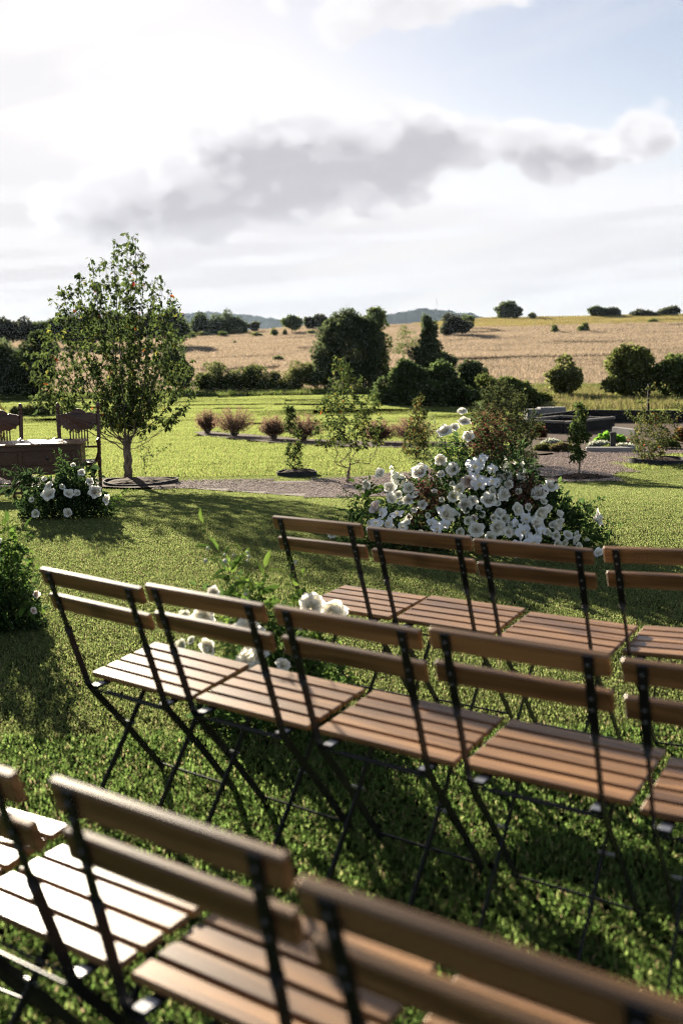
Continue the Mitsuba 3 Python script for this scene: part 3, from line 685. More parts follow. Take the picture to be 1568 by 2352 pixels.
# skyline trees
sky_trees = [((1168, 732), [(1168, 711, 26, 17), (1155, 716, 16, 13), (1182, 717, 15, 12)], 2600, DARK, 'round dark tree standing alone on the skyline right of the blue hill', 'crest_tree'),
             ((1380, 729), [(1379, 718, 23, 11)], 1400, DARK, 'low dome shaped tree on the skyline, left one of a touching pair', 'crest_tree'),
             ((1409, 729), [(1408, 718, 14, 9)], 700, GREY, 'smaller low tree on the skyline, right one of a touching pair', 'crest_tree'),
             ((1480, 727), [(1472, 720, 18, 7), (1492, 721, 13, 6)], 800, GREY, 'flat topped low tree on the skyline near the right edge', 'crest_tree'),
             ((1534, 726), [(1534, 715, 22, 9)], 900, GREY, 'rightmost spreading tree on the skyline', 'crest_tree'),
             ((1224, 733), [(1223, 726, 7, 5)], 140, OLIVE, 'tiny shrub on the skyline right of the lone round tree', 'crest_shrub'),
             ((470, 768), [(468, 745, 26, 22), (450, 752, 20, 16)], 2200, DARK, 'left tree of the big dark clump on the left skyline', 'skyline_tree'),
             ((520, 768), [(520, 740, 32, 25), (500, 748, 24, 18), (540, 748, 18, 18)], 3400, DARK, 'tallest and widest tree of the dark clump on the left skyline', 'skyline_tree'),
             ((556, 766), [(554, 752, 16, 13)], 800, DARK, 'right tree of the dark clump on the left skyline', 'skyline_tree'),
             ((587, 765), [(585, 750, 9, 9)], 300, GREY, 'little pointed tree on the skyline right of the dark clump', 'skyline_tree'),
             ((672, 764), [(664, 740, 21, 14), (678, 742, 14, 12)], 1500, MIDG, 'umbrella shaped tree with a bare trunk on the left skyline', 'skyline_tree'),
             ((712, 757), [(710, 740, 12, 13)], 600, GREY, 'left one of two grey trees beside the broad dark tree', 'skyline_tree'),
             ((737, 756), [(736, 737, 17, 14)], 900, GREY, 'right one of two grey trees beside the broad dark tree', 'skyline_tree')]
for k, (foot, lobes, n, cols, lab, nm) in enumerate(sky_trees):
    far_tree(nm, lab, foot, lobes, n, .55, cols, 60 + k, gap=.34, trunk_r=.03)
for k, (px, w, h) in enumerate(((-20, 30, 14), (12, 28, 16), (62, 30, 15), (112, 34, 17), (160, 30, 20), (205, 34, 22), (250, 32, 20), (300, 36, 22), (350, 34, 22), (400, 26, 24))):
    d = at(px, 780, 170); far_tree('ridge_tree', ['dark tree at the far left of the skyline tree line', 'second dark tree from the left in the skyline tree line', 'third dark tree from the left in the skyline tree line', 'fourth dark tree from the left in the skyline tree line', 'skyline tree behind the left edge of the large pear tree', 'skyline tree behind the large pear tree, first from its left', 'skyline tree behind the large pear tree, second from its left', 'skyline tree right behind the middle of the large pear tree',
             'skyline tree behind the right half of the large pear tree', 'hazy skyline tree just right of the large pear tree'][k], (d[0], d[1], float(H(d[0], d[1]))), [(px, 772 - h, w, h + 8), (px + 12, 776 - h, w * .7, h)], 1900, .5, GREY if k % 3 else DARK, 80 + k, gap=.32)
for k, (cx, cy, w, h) in enumerate([(180, 372, 90, 55), (295, 358, 85, 45), (420, 358, 65, 42), (490, 345, 50, 40), (545, 345, 70, 60), (665, 358, 85, 30), (790, 355, 40, 60), (868, 350, 22, 40), (1060, 348, 45, 35), (508, 408, 14, 12), (820, 540, 60, 36)]):
    px, py, w, h = (600 + cx * .5102) / 1.5944, (1050 + cy * .5102) / 1.5944, w * .32 / 2, h * .32 / 2
    far_tree('field_shrub', ['leftmost rounded green shrub at the top of the brown field', 'second shrub from the left at the top of the brown field', 'third shrub from the left at the top of the brown field', 'shrub touching the left side of the tallest field shrub', 'tallest bright green shrub at the top of the brown field', 'low wide shrub at the top of the brown field', 'upright shrub left of the umbrella shaped tree', 'very thin shrub left of the umbrella shaped tree', 'pale shrub right of the umbrella shaped tree', 'tiny dark tussock in the middle of the brown field', 'low greenish shrub in the lower brown field'][k],
             (px, py), [(px, py - h, w, h), (px + w * .4, py - h * .7, w * .6, h * .7)], 420, .28, OLIVE if k % 2 else MIDG, 100 + k, gap=.34, cat='shrub')
for k, (px, py, w, h, lab) in enumerate([(1340, 762, 10, 10, 'small green shrub below the skyline right of the lone round tree'), (1273, 764, 8, 7, 'smaller green shrub below the skyline nearer to the lone round tree'), (1500, 742, 9, 4, 'low tussock just below the skyline near the right edge')]):
    far_tree('hill_shrub', lab, (px, py), [(px, py - h, w, h)], 260, .35, MIDG, 120 + k, gap=.34, cat='shrub')
# purple brown shrubs in the mulch bed
for k, (px, py, w, h, lab) in enumerate([(477, 997, 27, 48, 'small purple brown twiggy shrub at the left end of the mulch bed'), (538, 1003, 46, 60, 'largest purple brown twiggy shrub in the mulch bed'), (628, 1010, 34, 48, 'purple brown twiggy shrub left of the narrow sapling'), (696, 1014, 46, 54, 'purple brown twiggy shrub behind the narrow sapling'), (868, 1018, 38, 44, 'purple brown twiggy shrub seen through the small pear tree'), (945, 1018, 52, 50, 'purple brown twiggy shrub right of the small pear tree')]):
    g = np.random.default_rng(140 + k); B = on(px, py); s = sz(1, B[1]); mb, mt = MB(), MB()
    for q in range(300):
        a, e = g.uniform(0, 2 * PI), g.uniform(.05, 1) ** .6; rr = w * 1.12 * s * e; tip = B + [rr * math.cos(a), rr * .8 * math.sin(a), h * s * (math.sqrt(max(0, 1 - (e * .8) ** 2)) * g.uniform(.6, 1.25))]
        c = B + (tip - B) * .5 + [0, 0, .04]
        if q % 3 == 0: mt.add(*tube([B + [g.normal(0, .03), g.normal(0, .03), 0], c, tip], [.005, .003, .001], 3, False))
        m = 22; f = g.uniform(.35, 1.02, m)[:, None]; p = (1 - f) ** 2 * B + 2 * f * (1 - f) * c + f * f * tip + g.normal(0, .012, (m, 3))
        leaves(mb, p, unit(tip - c) + g.normal(0, .35, (m, 3)), g.normal(0, 1, (m, 3)), g.uniform(.025, .05, m), np.array([(.16, .095, .075), (.21, .135, .095), (.12, .09, .055)])[g.integers(3, size=m)], leaf_tpl(1, .3))
    t = thing('twiggy_shrub', lab, 'shrub'); part(t, 'twigs', mt.ply('bark', True)); part(t, 'foliage', mb.ply('far_leaf'))

# ------------------------------------------------------------------ raised beds and garden things on the right


def cr3(x, y): return (1900 + x * .3827) / 1.5944, (1380 + y * .3827) / 1.5944


def wall_between(p0, p1, hgt, th, n=1):
    """A straight piece from ground point p0 to p1 with its top hgt above the ground."""
    p0, p1 = np.array(p0), np.array(p1); L = np.linalg.norm((p1 - p0)[:2]); v, f = cbox(0, L, -th / 2, th / 2, -.05, hgt, .01)
    return v @ rotz(math.atan2(p1[1] - p0[1], p1[0] - p0[0])).T + [p0[0], p0[1], min(float(H(*p0[:2])), float(H(*p1[:2])))], f


t = thing('retaining_wall', 'long low black timber wall along the back of the garden beds', 'retaining wall')
a_, b_, c_ = on(*cr3(190, 470)), on(*cr3(600, 432)), on(*cr3(1700, 440))
for k, (p, q) in enumerate(((a_, b_), (b_, c_))):
    for j in range(2):
        v, f = wall_between(p, q, .17, .12); part(t, 'beam', mikit.ply((v * [1, 1, 1] + [0, .01 * j, .17 * j], f), 'black_timber'))
t = thing('raised_bed', 'black timber raised bed with light top edge in front of the long wall', 'raised bed')
q0, q1 = on(*cr3(425, 545)), on(*cr3(905, 500)); dn = unit(np.array([-(q1 - q0)[1], (q1 - q0)[0], 0])); w_ = 1.5
for p, q in ((q0, q1), (q0 + dn * w_, q1 + dn * w_), (q0, q0 + dn * w_), (q1, q1 + dn * w_)): part(t, 'board', mikit.ply(wall_between(p, q, .25, .06), 'black_timber')); v, f = wall_between(p, q, .305, .10); v[:, 2] = np.where(v[:, 2] < v[:, 2].max() - .1, v[:, 2] + .30, v[:, 2]); part(t, 'capping', mikit.ply((v, f), 'weathered'))
v, f = sheet(Polygon([tuple(p[:2]) for p in (q0, q1, q1 + dn * w_, q0 + dn * w_)]), .19, 1.0); part(t, 'soil', mikit.ply((v, f), 'mulch_mat'))
t = thing('timber_edge', 'pale plank edge lying on the gravel beyond the lettuce', 'plank'); part(t, 'plank', mikit.ply(wall_between(on(*cr3(900, 545)), on(*cr3(1120, 560)), .16, .08), 'concrete'))
t = thing('concrete_edge', 'pale concrete strip at the far side of the gravel path', 'concrete edge'); part(t, 'strip', mikit.ply(wall_between(on(*cr3(640, 720)), on(*cr3(1180, 722)), .085, .18), 'concrete'))
t = thing('concrete_block', 'grey concrete block wall at the left end of the garden beds', 'block wall')
p0, p1 = on(*cr3(60, 440)), on(*cr3(430, 430)); n_ = 3
for k in range(n_): part(t, 'block', mikit.ply(wall_between(p0 + (p1 - p0) * (k + .01) / n_, p0 + (p1 - p0) * (k + .99) / n_, .42 - .04 * (k == 0), .3), 'concrete'))
for (x, y0, y1, lab) in ((288, 420, 290, 'dark steel post in front of the concrete block wall'), (590, 445, 253, 'tallest dark post behind the lone thin sapling'), (1232, 385, 75, 'slim grey post among the bare shoots at the right')):
    B = on(*cr3(x, y0)); h = at(*cr3(x, y1), B[1])[2] - B[2]; t = thing('post', lab, 'post'); part(t, 'shaft', mikit.ply(cbox(B[0] - .03, B[0] + .03, B[1] - .03, B[1] + .03, B[2] - .1, B[2] + h, .006), 'black_timber')); part(t, 'cap', mikit.ply(cbox(B[0] - .036, B[0] + .036, B[1] - .036, B[1] + .036, B[2] + h + .002, B[2] + h + .02, .006), 'rubber'))
B = on(*cr3(895, 698)); t = thing('bollard_light', 'short dark bollard light among the garden flowers', 'bollard light')
part(t, 'body', mikit.ply((lambda m: (m[0] + B, m[1]))(lathe([(0, 0), (.05, 0), (.05, .26), (.045, .265), (.045, .27)], 14)), 'rubber', smooth=40)); part(t, 'cap', mikit.ply((lambda m: (m[0] + B, m[1]))(lathe([(.058, .27), (.062, .275), (.062, .3), (.05, .31), (0, .312)], 14)), 'rubber', smooth=40))


def low_plant(name, label, cx, cy, w, h, n, cols, leaf, seed, flower=None, cat='plant', aspect=.6):
    g = np.random.default_rng(seed); B = on(*cr3(cx, cy)); s = sz(.3827 / 1.5944, B[1]); mb = MB(); m = n
    a = g.uniform(0, 2 * PI, m); q = np.sqrt(g.uniform(size=m)); p = np.stack([B[0] + w * s * q * np.cos(a), B[1] + w * s * .8 * q * np.sin(a), a * 0], -1); p[:, 2] = H(p[:, 0], p[:, 1]) + h * s * np.sqrt(1 - q * q * .9) * g.uniform(.3, 1.05, m)
    cols = np.asarray(cols); leaves(mb, p, np.stack([np.cos(a) * q, np.sin(a) * q, .4 + 0 * a], -1) + g.normal(0, .5, (m, 3)), g.normal(0, .5, (m, 3)) + [0, 0, 1], g.uniform(.6, 1.4, m) * leaf, cols[g.integers(len(cols), size=m)] * g.uniform(.8, 1.2, (m, 1)), leaf_tpl(1, aspect))
    t = thing(name, label, cat); part(t, 'foliage', mb.ply('far_leaf'))
    if flower:
        fb = MB(); m = flower[1]; a = g.uniform(0, 2 * PI, m); q = np.sqrt(g.uniform(size=m)); p = np.stack([B[0] + w * s * q * np.cos(a), B[1] + w * s * .8 * q * np.sin(a), a * 0], -1); p[:, 2] = H(p[:, 0], p[:, 1]) + h * s * (1.05 - .3 * q)
        for r in range(5): leaves(fb, p, np.stack([np.cos(r * 1.257 + a), np.sin(r * 1.257 + a), .5 + 0 * a], -1), np.tile([0, 0, 1.0], (m, 1)), np.full(m, flower[2]), np.array(flower[0]), leaf_tpl(1, .7))
        part(t, 'blooms', fb.ply('petal'))


SILVER = [(.33, .35, .29), (.42, .43, .37), (.25, .27, .20)]
low_plant('silver_plant', 'silvery white ground plant left of the lone thin sapling', 305, 655, 85, 50, 900, SILVER, .05, 201)
low_plant('silver_plant', 'silvery white ground plant right of the lone thin sapling', 770, 668, 100, 45, 900, SILVER, .05, 202)
low_plant('silver_plant', 'pale silvery plant by the bollard light under the budded tree', 1010, 695, 90, 45, 800, SILVER, .05, 203)
low_plant('herb_clump', 'green and purple herb clump just left of the lone thin sapling', 400, 715, 100, 75, 1100, [(.08, .09, .03), (.10, .06, .05), (.12, .13, .05)], .05, 204)
low_plant('herb_clump', 'dull green herbs spilling over the bed edge below the red shrub', 240, 705, 90, 55, 900, [(.07, .08, .03), (.10, .11, .04)], .05, 205)
low_plant('lettuce_row', 'bright green lettuces in the garden bed', 870, 622, 110, 50, 600, [(.12, .26, .03), (.17, .32, .05)], .10, 206, aspect=.9)
low_plant('marigold', 'orange and yellow flowers left of the bollard light', 845, 698, 38, 28, 260, [(.10, .15, .03), (.14, .17, .03)], .05, 207, ((.75, .30, .02), 24, .03))
low_plant('red_shrub', 'reddish leaved shrub in front of the raised bed', 320, 535, 85, 70, 900, [(.20, .07, .035), (.10, .09, .03), (.16, .11, .04)], .06, 208, cat='shrub')
low_plant('red_shrub', 'rusty red shrub beside the dense bushy tree', 190, 600, 60, 130, 900, [(.14, .055, .035), (.09, .05, .03), (.06, .05, .02)], .06, 209, cat='shrub')
low_plant('rusty_shrub', 'rust coloured shrub at the right edge beside the budded tree', 1545, 640, 55, 140, 900, [(.22, .10, .035), (.14, .09, .03), (.10, .09, .03)], .06, 210, cat='shrub')
low_plant('herb_clump', 'dark green plants under the budded tree at the right edge', 1420, 690, 110, 90, 900, [(.05, .07, .02), (.08, .10, .03)], .05, 211)

# ------------------------------------------------------------------ folding chairs
POST = lambda z: -.056 - .344 * (z - .423)          # y of the back post at height z above the bend
SL = math.atan2(.0163, .287)                          # the seat rises a little to the front


def uvbox(x0, x1, y0, y1, z0, z1, c, off):
    v, f = cbox(x0, x1, y0, y1, z0, z1, c)
    return v, f, np.c_[v[:, 0] + off, v[:, 1] + v[:, 2] + off * .37]


def slat_shape(mb_v, f, uv, i): return mikit.ply((mb_v, f), f'slat_wood_{i % 3}', uv=uv)


CHAIR = []                                           # (path below the chair, shape)
tilt = math.atan(.344)
for i, ztop in enumerate((.79, .708)):
    v, f, uv = uvbox(-.197, .197, -.009, .009, -.026, .026, .0035, 1.3 * i + .4)
    c, s = math.cos(tilt), math.sin(tilt)
    v = np.stack([v[:, 0], v[:, 1] * c - v[:, 2] * s, v[:, 1] * s + v[:, 2] * c], 1)
    zc = ztop - .026 * c
    v += [0, POST(zc) + .0115 * c + .001, zc + .0115 * s]
    CHAIR.append(('backrest_slat', slat_shape(v, f, uv, i)))
for i in range(5):
    y0 = .0593 * i
    v, f, uv = uvbox(-.197, .197, y0 + .001, y0 + .0495, -.016, 0, .003, 2.1 * i + .9)
    v = np.stack([v[:, 0], v[:, 1] * math.cos(SL) - v[:, 2] * math.sin(SL), v[:, 1] * math.sin(SL) + v[:, 2] * math.cos(SL) + .4216], 1)
    CHAIR.append(('seat_slat', slat_shape(v, f, uv, i + 1)))
for s in (-1, 1):
    x = .156 * s
    pts, wd = [], []
    for z in np.linspace(.787, .625, 6): pts.append((x, POST(z), z)); wd.append((1, 0, 0))
    n = 6
    for k in range(n + 1):
        z = .615 - .03 * k / n; a = k / n * PI / 2; pts.append((x, POST(z), z)); wd.append((math.cos(a), math.sin(a) * .945, math.sin(a) * .326))
    side = [(x, POST(z), z) for z in (.54, .48, .44)] + [(x, -.0555, .419), (x, -.047, .402), (x, -.034, .383), (x, .088, .232), (x, .243, .026), (x, .256, .004)]
    side = np.array(side); tg = unit(np.gradient(side, axis=0)); wd += [tuple(np.cross([1, 0, 0], t) * -1) for t in tg]; pts += [tuple(p) for p in side]
    wd = np.array(wd); wd[7:] *= np.where((wd[7:] * [0, 1, .3]).sum(1, keepdims=True) < 0, -1, 1)
    CHAIR.append(('front_leg', mikit.ply(bar(pts, wd, .021, .0045), 'black_steel', smooth=30)))
    for z in (.768, .742, .690, .664):
        v, f = lathe([(0, .003), (.002, .0026), (.0036, .0014), (.004, 0)], 8)
        v = np.stack([v[:, 0] + x, -v[:, 2], v[:, 1]], 1); v = np.stack([v[:, 0], v[:, 1] * math.cos(tilt) - v[:, 2] * math.sin(tilt), v[:, 1] * math.sin(tilt) + v[:, 2] * math.cos(tilt)], 1)
        CHAIR.append(('front_leg__bolt', mikit.ply((v + [0, POST(z) - .0026, z - .001], f[:, ::-1]), 'bolt_steel', smooth=40)))
    xr = .118 * s
    rp = np.array([(xr, .205, .414), (xr, .088, .256), (xr, -.02, .122), (xr, -.113, .004)]); CHAIR.append(('rear_leg', mikit.ply(bar(rp, np.tile([0, .79, -.6], (4, 1)), .019, .0045), 'black_steel')))
    v, f = cbox(.126 * s - .012 if s > 0 else -.150, .126 * s + .024 if s < 0 else .150, 0, .262, -.0135, -.0165 + .001, .0008)
    v, f = cbox(min(.124 * s, .151 * s), max(.124 * s, .151 * s), -.045, .262, -.0235, -.0172, .0015)
    v = np.stack([v[:, 0], v[:, 1] * math.cos(SL) - v[:, 2] * math.sin(SL), v[:, 1] * math.sin(SL) + v[:, 2] * math.cos(SL) + .4216], 1)
    CHAIR.append(('seat_rail', mikit.ply((v, f), 'black_steel')))
    v, f = cbox(min(.125 * s, .150 * s), max(.125 * s, .150 * s), -.046, -.010, -.0168, -.0145, .0008)
    v = np.stack([v[:, 0], v[:, 1], v[:, 2] + .4216 - .0005], 1)
    CHAIR.append(('seat_bracket', mikit.ply((v, f), 'bare_steel')))
    v, f = tube([(x - .012 * s, .083, .2425), (x - .05 * s, .083, .2425)], .004, 8); CHAIR.append(('pivot', mikit.ply((v, f), 'bare_steel', smooth=40)))
for (y, z, r, w) in ((.243, .030, .0038, .155), (-.046, .392, .0036, .155), (-.012, .380, .0036, .118), (-.094, .030, .0038, .117)):
    CHAIR.append(('cross_rod', mikit.ply(tube([(-w, y, z), (0, y, z), (w, y, z)], r, 8), 'black_steel', smooth=40)))

POSES = {'2A': [-0.623, 2.8744, -0.5746, -0.0057, 0.0384, 0.0281], '2B': [-0.2654, 2.6126, -0.5924, -0.0026, 0.0162, 0.0149], '2C': [0.0895, 2.3616, -0.5782, -0.0026, 0.0156, 0.0143],
         '2D': [0.4393, 2.1128, -0.5709, 0.0027, 0.0028, -0.0017], '2E': [0.7907, 1.8684, -0.5302, 0.0008, -0.0156, -0.0208], '1A': [0.0067, 3.6704, -0.6098, -0.0011, -0.0034, 0.0023],
         '1B': [0.3569, 3.4478, -0.5831, -0.0018, 0.003, 0.0283], '1C': [0.6913, 3.1745, -0.5896, 0.001, -0.0053, 0.0224], '1D': [1.0915, 3.0143, -0.5481, -0.0005, -0.0542, -0.0046],
         '3B': [-0.2052, 1.3042, -0.5488, 0.0026, 0.0345, -0.0753], '3A': [-0.5316, 1.529, -0.6005, 0.0103, -0.0194, -0.0372], '3C': [0.199, 1.0281, -0.5514, 0.0528, 0.0242, 0.0258],
         '3Z': [-0.8813, 1.7617, -0.5, 0.0, 0.0, 0.0]}
CH_LAB = {'1A': 'leftmost folding chair of the farthest row, beside the two white roses', '1B': 'second folding chair from the left in the farthest row', '1C': 'third folding chair from the left in the farthest row', '1D': 'folding chair of the farthest row cut off by the right edge',
          '2A': 'leftmost folding chair of the middle row, standing alone at the aisle', '2B': 'second folding chair from the left in the middle row, in front of the aisle flowers', '2C': 'third folding chair from the left in the middle row', '2D': 'fourth folding chair from the left in the middle row, with its front slat in shade', '2E': 'folding chair of the middle row cut off by the right edge',
          '3Z': 'blurred folding chair of the nearest row at the left edge, mostly out of frame', '3A': 'blurred folding chair of the nearest row with a bright seat at lower left', '3B': 'blurred folding chair of the nearest row left of bottom centre', '3C': 'blurred folding chair of the nearest row at the bottom centre and right'}
for key, (x, y, yaw, z, a, b) in POSES.items():
    t = thing('folding_chair', CH_LAB[key], 'folding chair', 'folding chairs set out in three rows')
    Rx = np.array([[1, 0, 0], [0, math.cos(b), -math.sin(b)], [0, math.sin(b), math.cos(b)]]); Ry = np.array([[math.cos(a), 0, math.sin(a)], [0, 1, 0], [-math.sin(a), 0, math.cos(a)]])
    m = np.eye(4); m[:3, :3] = rotz(yaw) @ Ry @ Rx; m[:3, 3] = x, y, z; M = T(m.tolist()); last = None
    for nm, shp in CHAIR:
        if '__' in nm: part(last, 'bolt', shp, to_world=M)
        elif 'slat' in nm: last = part(t, nm, shp, to_world=M, bsdf={'type': 'ref', 'id': f'slat_wood_{rng.choice(6, p=[.28, .2, .16, .16, .14, .06])}'})
        else: last = part(t, nm, shp, to_world=M)

# ------------------------------------------------------------------ desk and carved chairs


def local(m, R, o): return m[0] @ R.T + o, m[1]


def cr6(x, y): return x * .3189 / 1.5944, (1450 + y * .3189) / 1.5944


YD = 11.2
FR = at(184, 1016, YD); zt = FR[2]; gz = float(H(FR[0], FR[1])); HD = zt - gz
RD = rotz(.16); O = np.array([FR[0], FR[1], gz]); LD, DD = 1.5, .56       # local: x from -LD to 0 along the front, y from 0 (front) to DD
t = thing('desk', 'dark carved wooden desk with bright top at the left edge behind flowers', 'desk')


def dpart(parent, name, m, mat='dark_oak', smooth=False):
    return part(parent, name, mikit.ply(local(m, RD, O), mat, smooth=smooth, uv=np.c_[m[0][:, 0], m[0][:, 1] + m[0][:, 2]] if smooth in (False, True) else None))


top = Polygon([(-LD - .03, -.03), (-.02, -.03), (.04, .035), (.04, DD - .03), (0, DD + .03), (-LD - .03, DD + .03)])
for z0, z1, grow_ in ((HD - .016, HD, 0.0), (HD - .03, HD - .017, -.012)):
    m = trimesh.creation.extrude_polygon(top.buffer(grow_), z1 - z0, engine='earcut'); m.apply_translation([0, 0, z0]); dpart(t, 'top' if grow_ == 0 else 'top_moulding', (np.array(m.vertices), np.array(m.faces)), 'desk_top_wood' if grow_ == 0 else 'dark_oak')
zb = HD - .31
body = trimesh.creation.extrude_polygon(Polygon([(-LD, .012), (-.045, .012), (0, .055), (0, DD), (-LD, DD)]), HD - .032 - zb, engine='earcut'); body.apply_translation([0, 0, zb]); b_ = dpart(t, 'body', (np.array(body.vertices), np.array(body.faces)))
dpart(t, 'rail', cbox(-LD, -.048, 0, .0115, HD - .085, HD - .032, .003)); dpart(t, 'rail', cbox(-LD, -.048, 0, .0115, zb, zb + .06, .003))
for x0, x1 in ((-.105, -.048), (-.685, -.64), (-1.27, -1.225)): dpart(t, 'stile', cbox(x0, x1, -.002, .0112, zb + .0605, HD - .0855, .003))
for x0, x1 in ((-.638, -.107), (-1.223, -.687)):
    d_ = dpart(t, 'drawer', cbox(x0, x1, .004, .0118, zb + .062, HD - .087, .002))
    for q in (cbox(x0 + .012, x1 - .012, -.002, .0035, HD - .107, HD - .095, .002), cbox(x0 + .012, x1 - .012, -.002, .0035, zb + .07, zb + .082, .002), cbox(x0 + .012, x0 + .024, -.002, .0035, zb + .083, HD - .108, .002), cbox(x1 - .024, x1 - .012, -.002, .0035, zb + .083, HD - .108, .002)): dpart(d_, 'bead', q)
    v, f = lathe([(0, .018), (.012, .016), (.016, .009), (.008, .004), (.008, 0)], 12); v = np.stack([v[:, 0] + (x0 + x1) / 2, .0035 - v[:, 2], v[:, 1] + (zb + HD - .03) / 2], 1); dpart(d_, 'knob', (v, f[:, ::-1]), 'black_steel', 40)
xs = np.linspace(-LD, -.03, 60); sc = zb - .035 - .05 * np.abs(np.cos((xs + .03) / (LD - .03) * PI * 2.0)) ** 3 - .012 * np.cos(xs * 17)
ap = trimesh.creation.extrude_polygon(Polygon(list(zip(xs, sc)) + [(-.03, zb - .001), (-LD, zb - .001)]).buffer(0), .02, engine='earcut'); v = np.array(ap.vertices); dpart(t, 'apron', (np.stack([v[:, 0], .022 - v[:, 2], v[:, 1]], 1), np.array(ap.faces)))
LEG = [(.0, 0), (.018, 0), (.024, .02), (.016, .04), (.022, .07), (.028, .13), (.024, .19), (.015, .215), (.026, .235), (.026, .25), (.03, .26), (.03, zb)]
for x, y in ((-.05, .05), (-.05, DD - .05), (-.66, .05), (-.66, DD - .05), (-LD + .05, .05), (-LD + .05, DD - .05)):
    l = dpart(t, 'leg', (lambda m: (m[0] + [x, y, 0], m[1]))(lathe([(r, z * min(1, zb / .3)) for r, z in LEG], 12)), 'dark_oak', 40)
for x0, x1, y in ((-.64, -.07, .05), (-LD + .07, -.68, .05), (-.64, -.07, DD - .05)): dpart(t, 'stretcher', cbox(x0, x1, y - .011, y + .011, .085, .11, .003))
for x in (-.05, -.66): dpart(t, 'stretcher', cbox(x - .011, x + .011, .075, DD - .075, .125, .15, .003))
tag_ = at(*cr6(780, 466), YD + .45); v, f = cbox(-.035, .035, -.06, .06, 0, .004, .001); pc = thing('paper_slip', 'small dark slip lying on the bright desk top', 'slip'); part(pc, 'sheet', mikit.ply((v @ rotz(.5).T + [tag_[0], tag_[1], zt + .001], f), 'rubber'))


def carved_chair(xl, xr, ytop, Y, label):
    """A tall-backed carved armchair facing the camera; xl, xr: its posts in the photograph."""
    a, b = at(xl, ytop, Y), at(xr, ytop, Y); W = np.linalg.norm((b - a)[:2]); c = (a + b) / 2; g0 = float(H(c[0], c[1])); Hc = c[2] - g0
    R = rotz(.10); o = np.array([c[0], c[1], g0]); h = W / 2; t = thing('carved_chair', label, 'armchair', 'carved chairs behind the desk')

    def pt(parent, name, m, smooth=False): return part(parent, name, mikit.ply(local(m, R, o), 'dark_oak', smooth=smooth, uv=np.c_[m[0][:, 0] + .3 * m[0][:, 1], m[0][:, 2] + m[0][:, 1]] if smooth in (False, True) else None))
    PO = [(.0, 0), (.02, 0), (.022, .3), (.017, .32), (.024, .345), (.024, .42), (.019, .44), (.022, .47), (.022, .56), (.028, .575), (.019, .59), (.027, .605), (.019, .62), (.025, .635), (.022, .66), (.024, .74), (.026, .9), (.019, .925), (.027, .935), (.027, .945), (.014, .96), (.016, .97), (.025, .985), (.028, 1.005), (.023, 1.03), (.010, 1.045), (0, 1.047)]
    for s in (-1, 1):
        v, f = lathe([(r, z * Hc / 1.047) for r, z in PO], 14); v[:, 0] += s * (h * .94 + v[:, 2] / Hc * h * .06); v[:, 1] += .10 * np.clip(v[:, 2] - .45, 0, 1); pt(t, 'back_post', (v, f), 35)
    w = h - .02; xs = np.linspace(-w, w, 61); q = xs / w
    up = .915 + .035 * np.exp(-(q / .32) ** 2 * .9) + .028 * np.cos(q * PI * .5) - .012 * np.exp(-((np.abs(q) - .42) / .07) ** 2); lo = .775 - .035 * np.cos(q * PI * .5) - .006 * np.cos(q * 14) * (np.abs(q) < .75) + .03 * (np.abs(q) > .86)
    poly = Polygon(list(zip(xs, up * Hc / 1.047)) + list(zip(xs[::-1], lo[::-1] * Hc / 1.047))).buffer(0); m = trimesh.creation.extrude_polygon(poly, .024, engine='earcut'); v = np.array(m.vertices)
    cr = pt(t, 'crest_rail', (np.stack([v[:, 0], .012 - v[:, 2] + .10 * (v[:, 1] - .45) + .02 * (v[:, 0] / w) ** 2 * -1, v[:, 1]], 1), np.array(m.faces)))
    # carved relief: a raised shell and scrolls
    for s in (-1, 0, 1):
        an = np.linspace(0, 1.6 * PI, 26); rr = np.linspace(.055, .008, 26) if s else np.linspace(.05, .05, 26)
        px = s * w * .55 + (rr * np.cos(an) * (s or 1)); pz = .85 * Hc / 1.047 + rr * np.sin(an) * .7; pt(cr, 'carving', tube(np.stack([px, -.0125 + .10 * (pz - .45), pz], 1), .0055, 6), 40)
    lowz = .56 * Hc / 1.047
    pt(t, 'lower_rail', (lambda m: (m[0] + [0, .10 * (lowz - .45), 0], m[1]))(cbox(-w, w, -.011, .011, lowz - .025, lowz, .004)))
    for k in range(7):
        x = (k - 3) * w * .155; z0, z1 = lowz, .752 * Hc / 1.047; L = z1 - z0; v, f = lathe([(.007, 0), (.008, .1 * L), (.011, .16 * L), (.007, .22 * L), (.009, .5 * L), (.007, .78 * L), (.011, .84 * L), (.008, .9 * L), (.007, L)], 8); v = v + [x, 0, z0]; v[:, 1] += .10 * (v[:, 2] - .45); pt(t, 'spindle', (v, f), 40)
    pt(t, 'seat', cbox(-w - .01, w + .01, -.46, -.005, .405, .44, .012))
    for s in (-1, 1):
        pt(t, 'arm', tube([(s * h * .97, .012, .69), (s * (h + .02), -.12, .70), (s * (h + .03), -.28, .69), (s * (h + .035), -.36, .68)], [.014, .018, .021, .024], 10), 40)
        pt(t, 'arm_support', tube([(s * (h + .03), -.33, .675), (s * (h + .035), -.30, .58), (s * (h + .01), -.28, .50), (s * h * .95, -.25, .44)], [.016, .015, .015, .017], 8), 40)
        v, f = lathe([(0, 0), (.015, 0), (.02, .03), (.015, .06), (.022, .2), (.024, .3), (.018, .33), (.025, .36), (.025, .404)], 12); pt(t, 'front_leg', (v + [s * w * .92, -.41, 0], f), 40)
    pt(t, 'stretcher', tube([(-w * .9, -.41, .2), (0, -.41, .2), (w * .9, -.41, .2)], [.01, .014, .01], 8), 40)


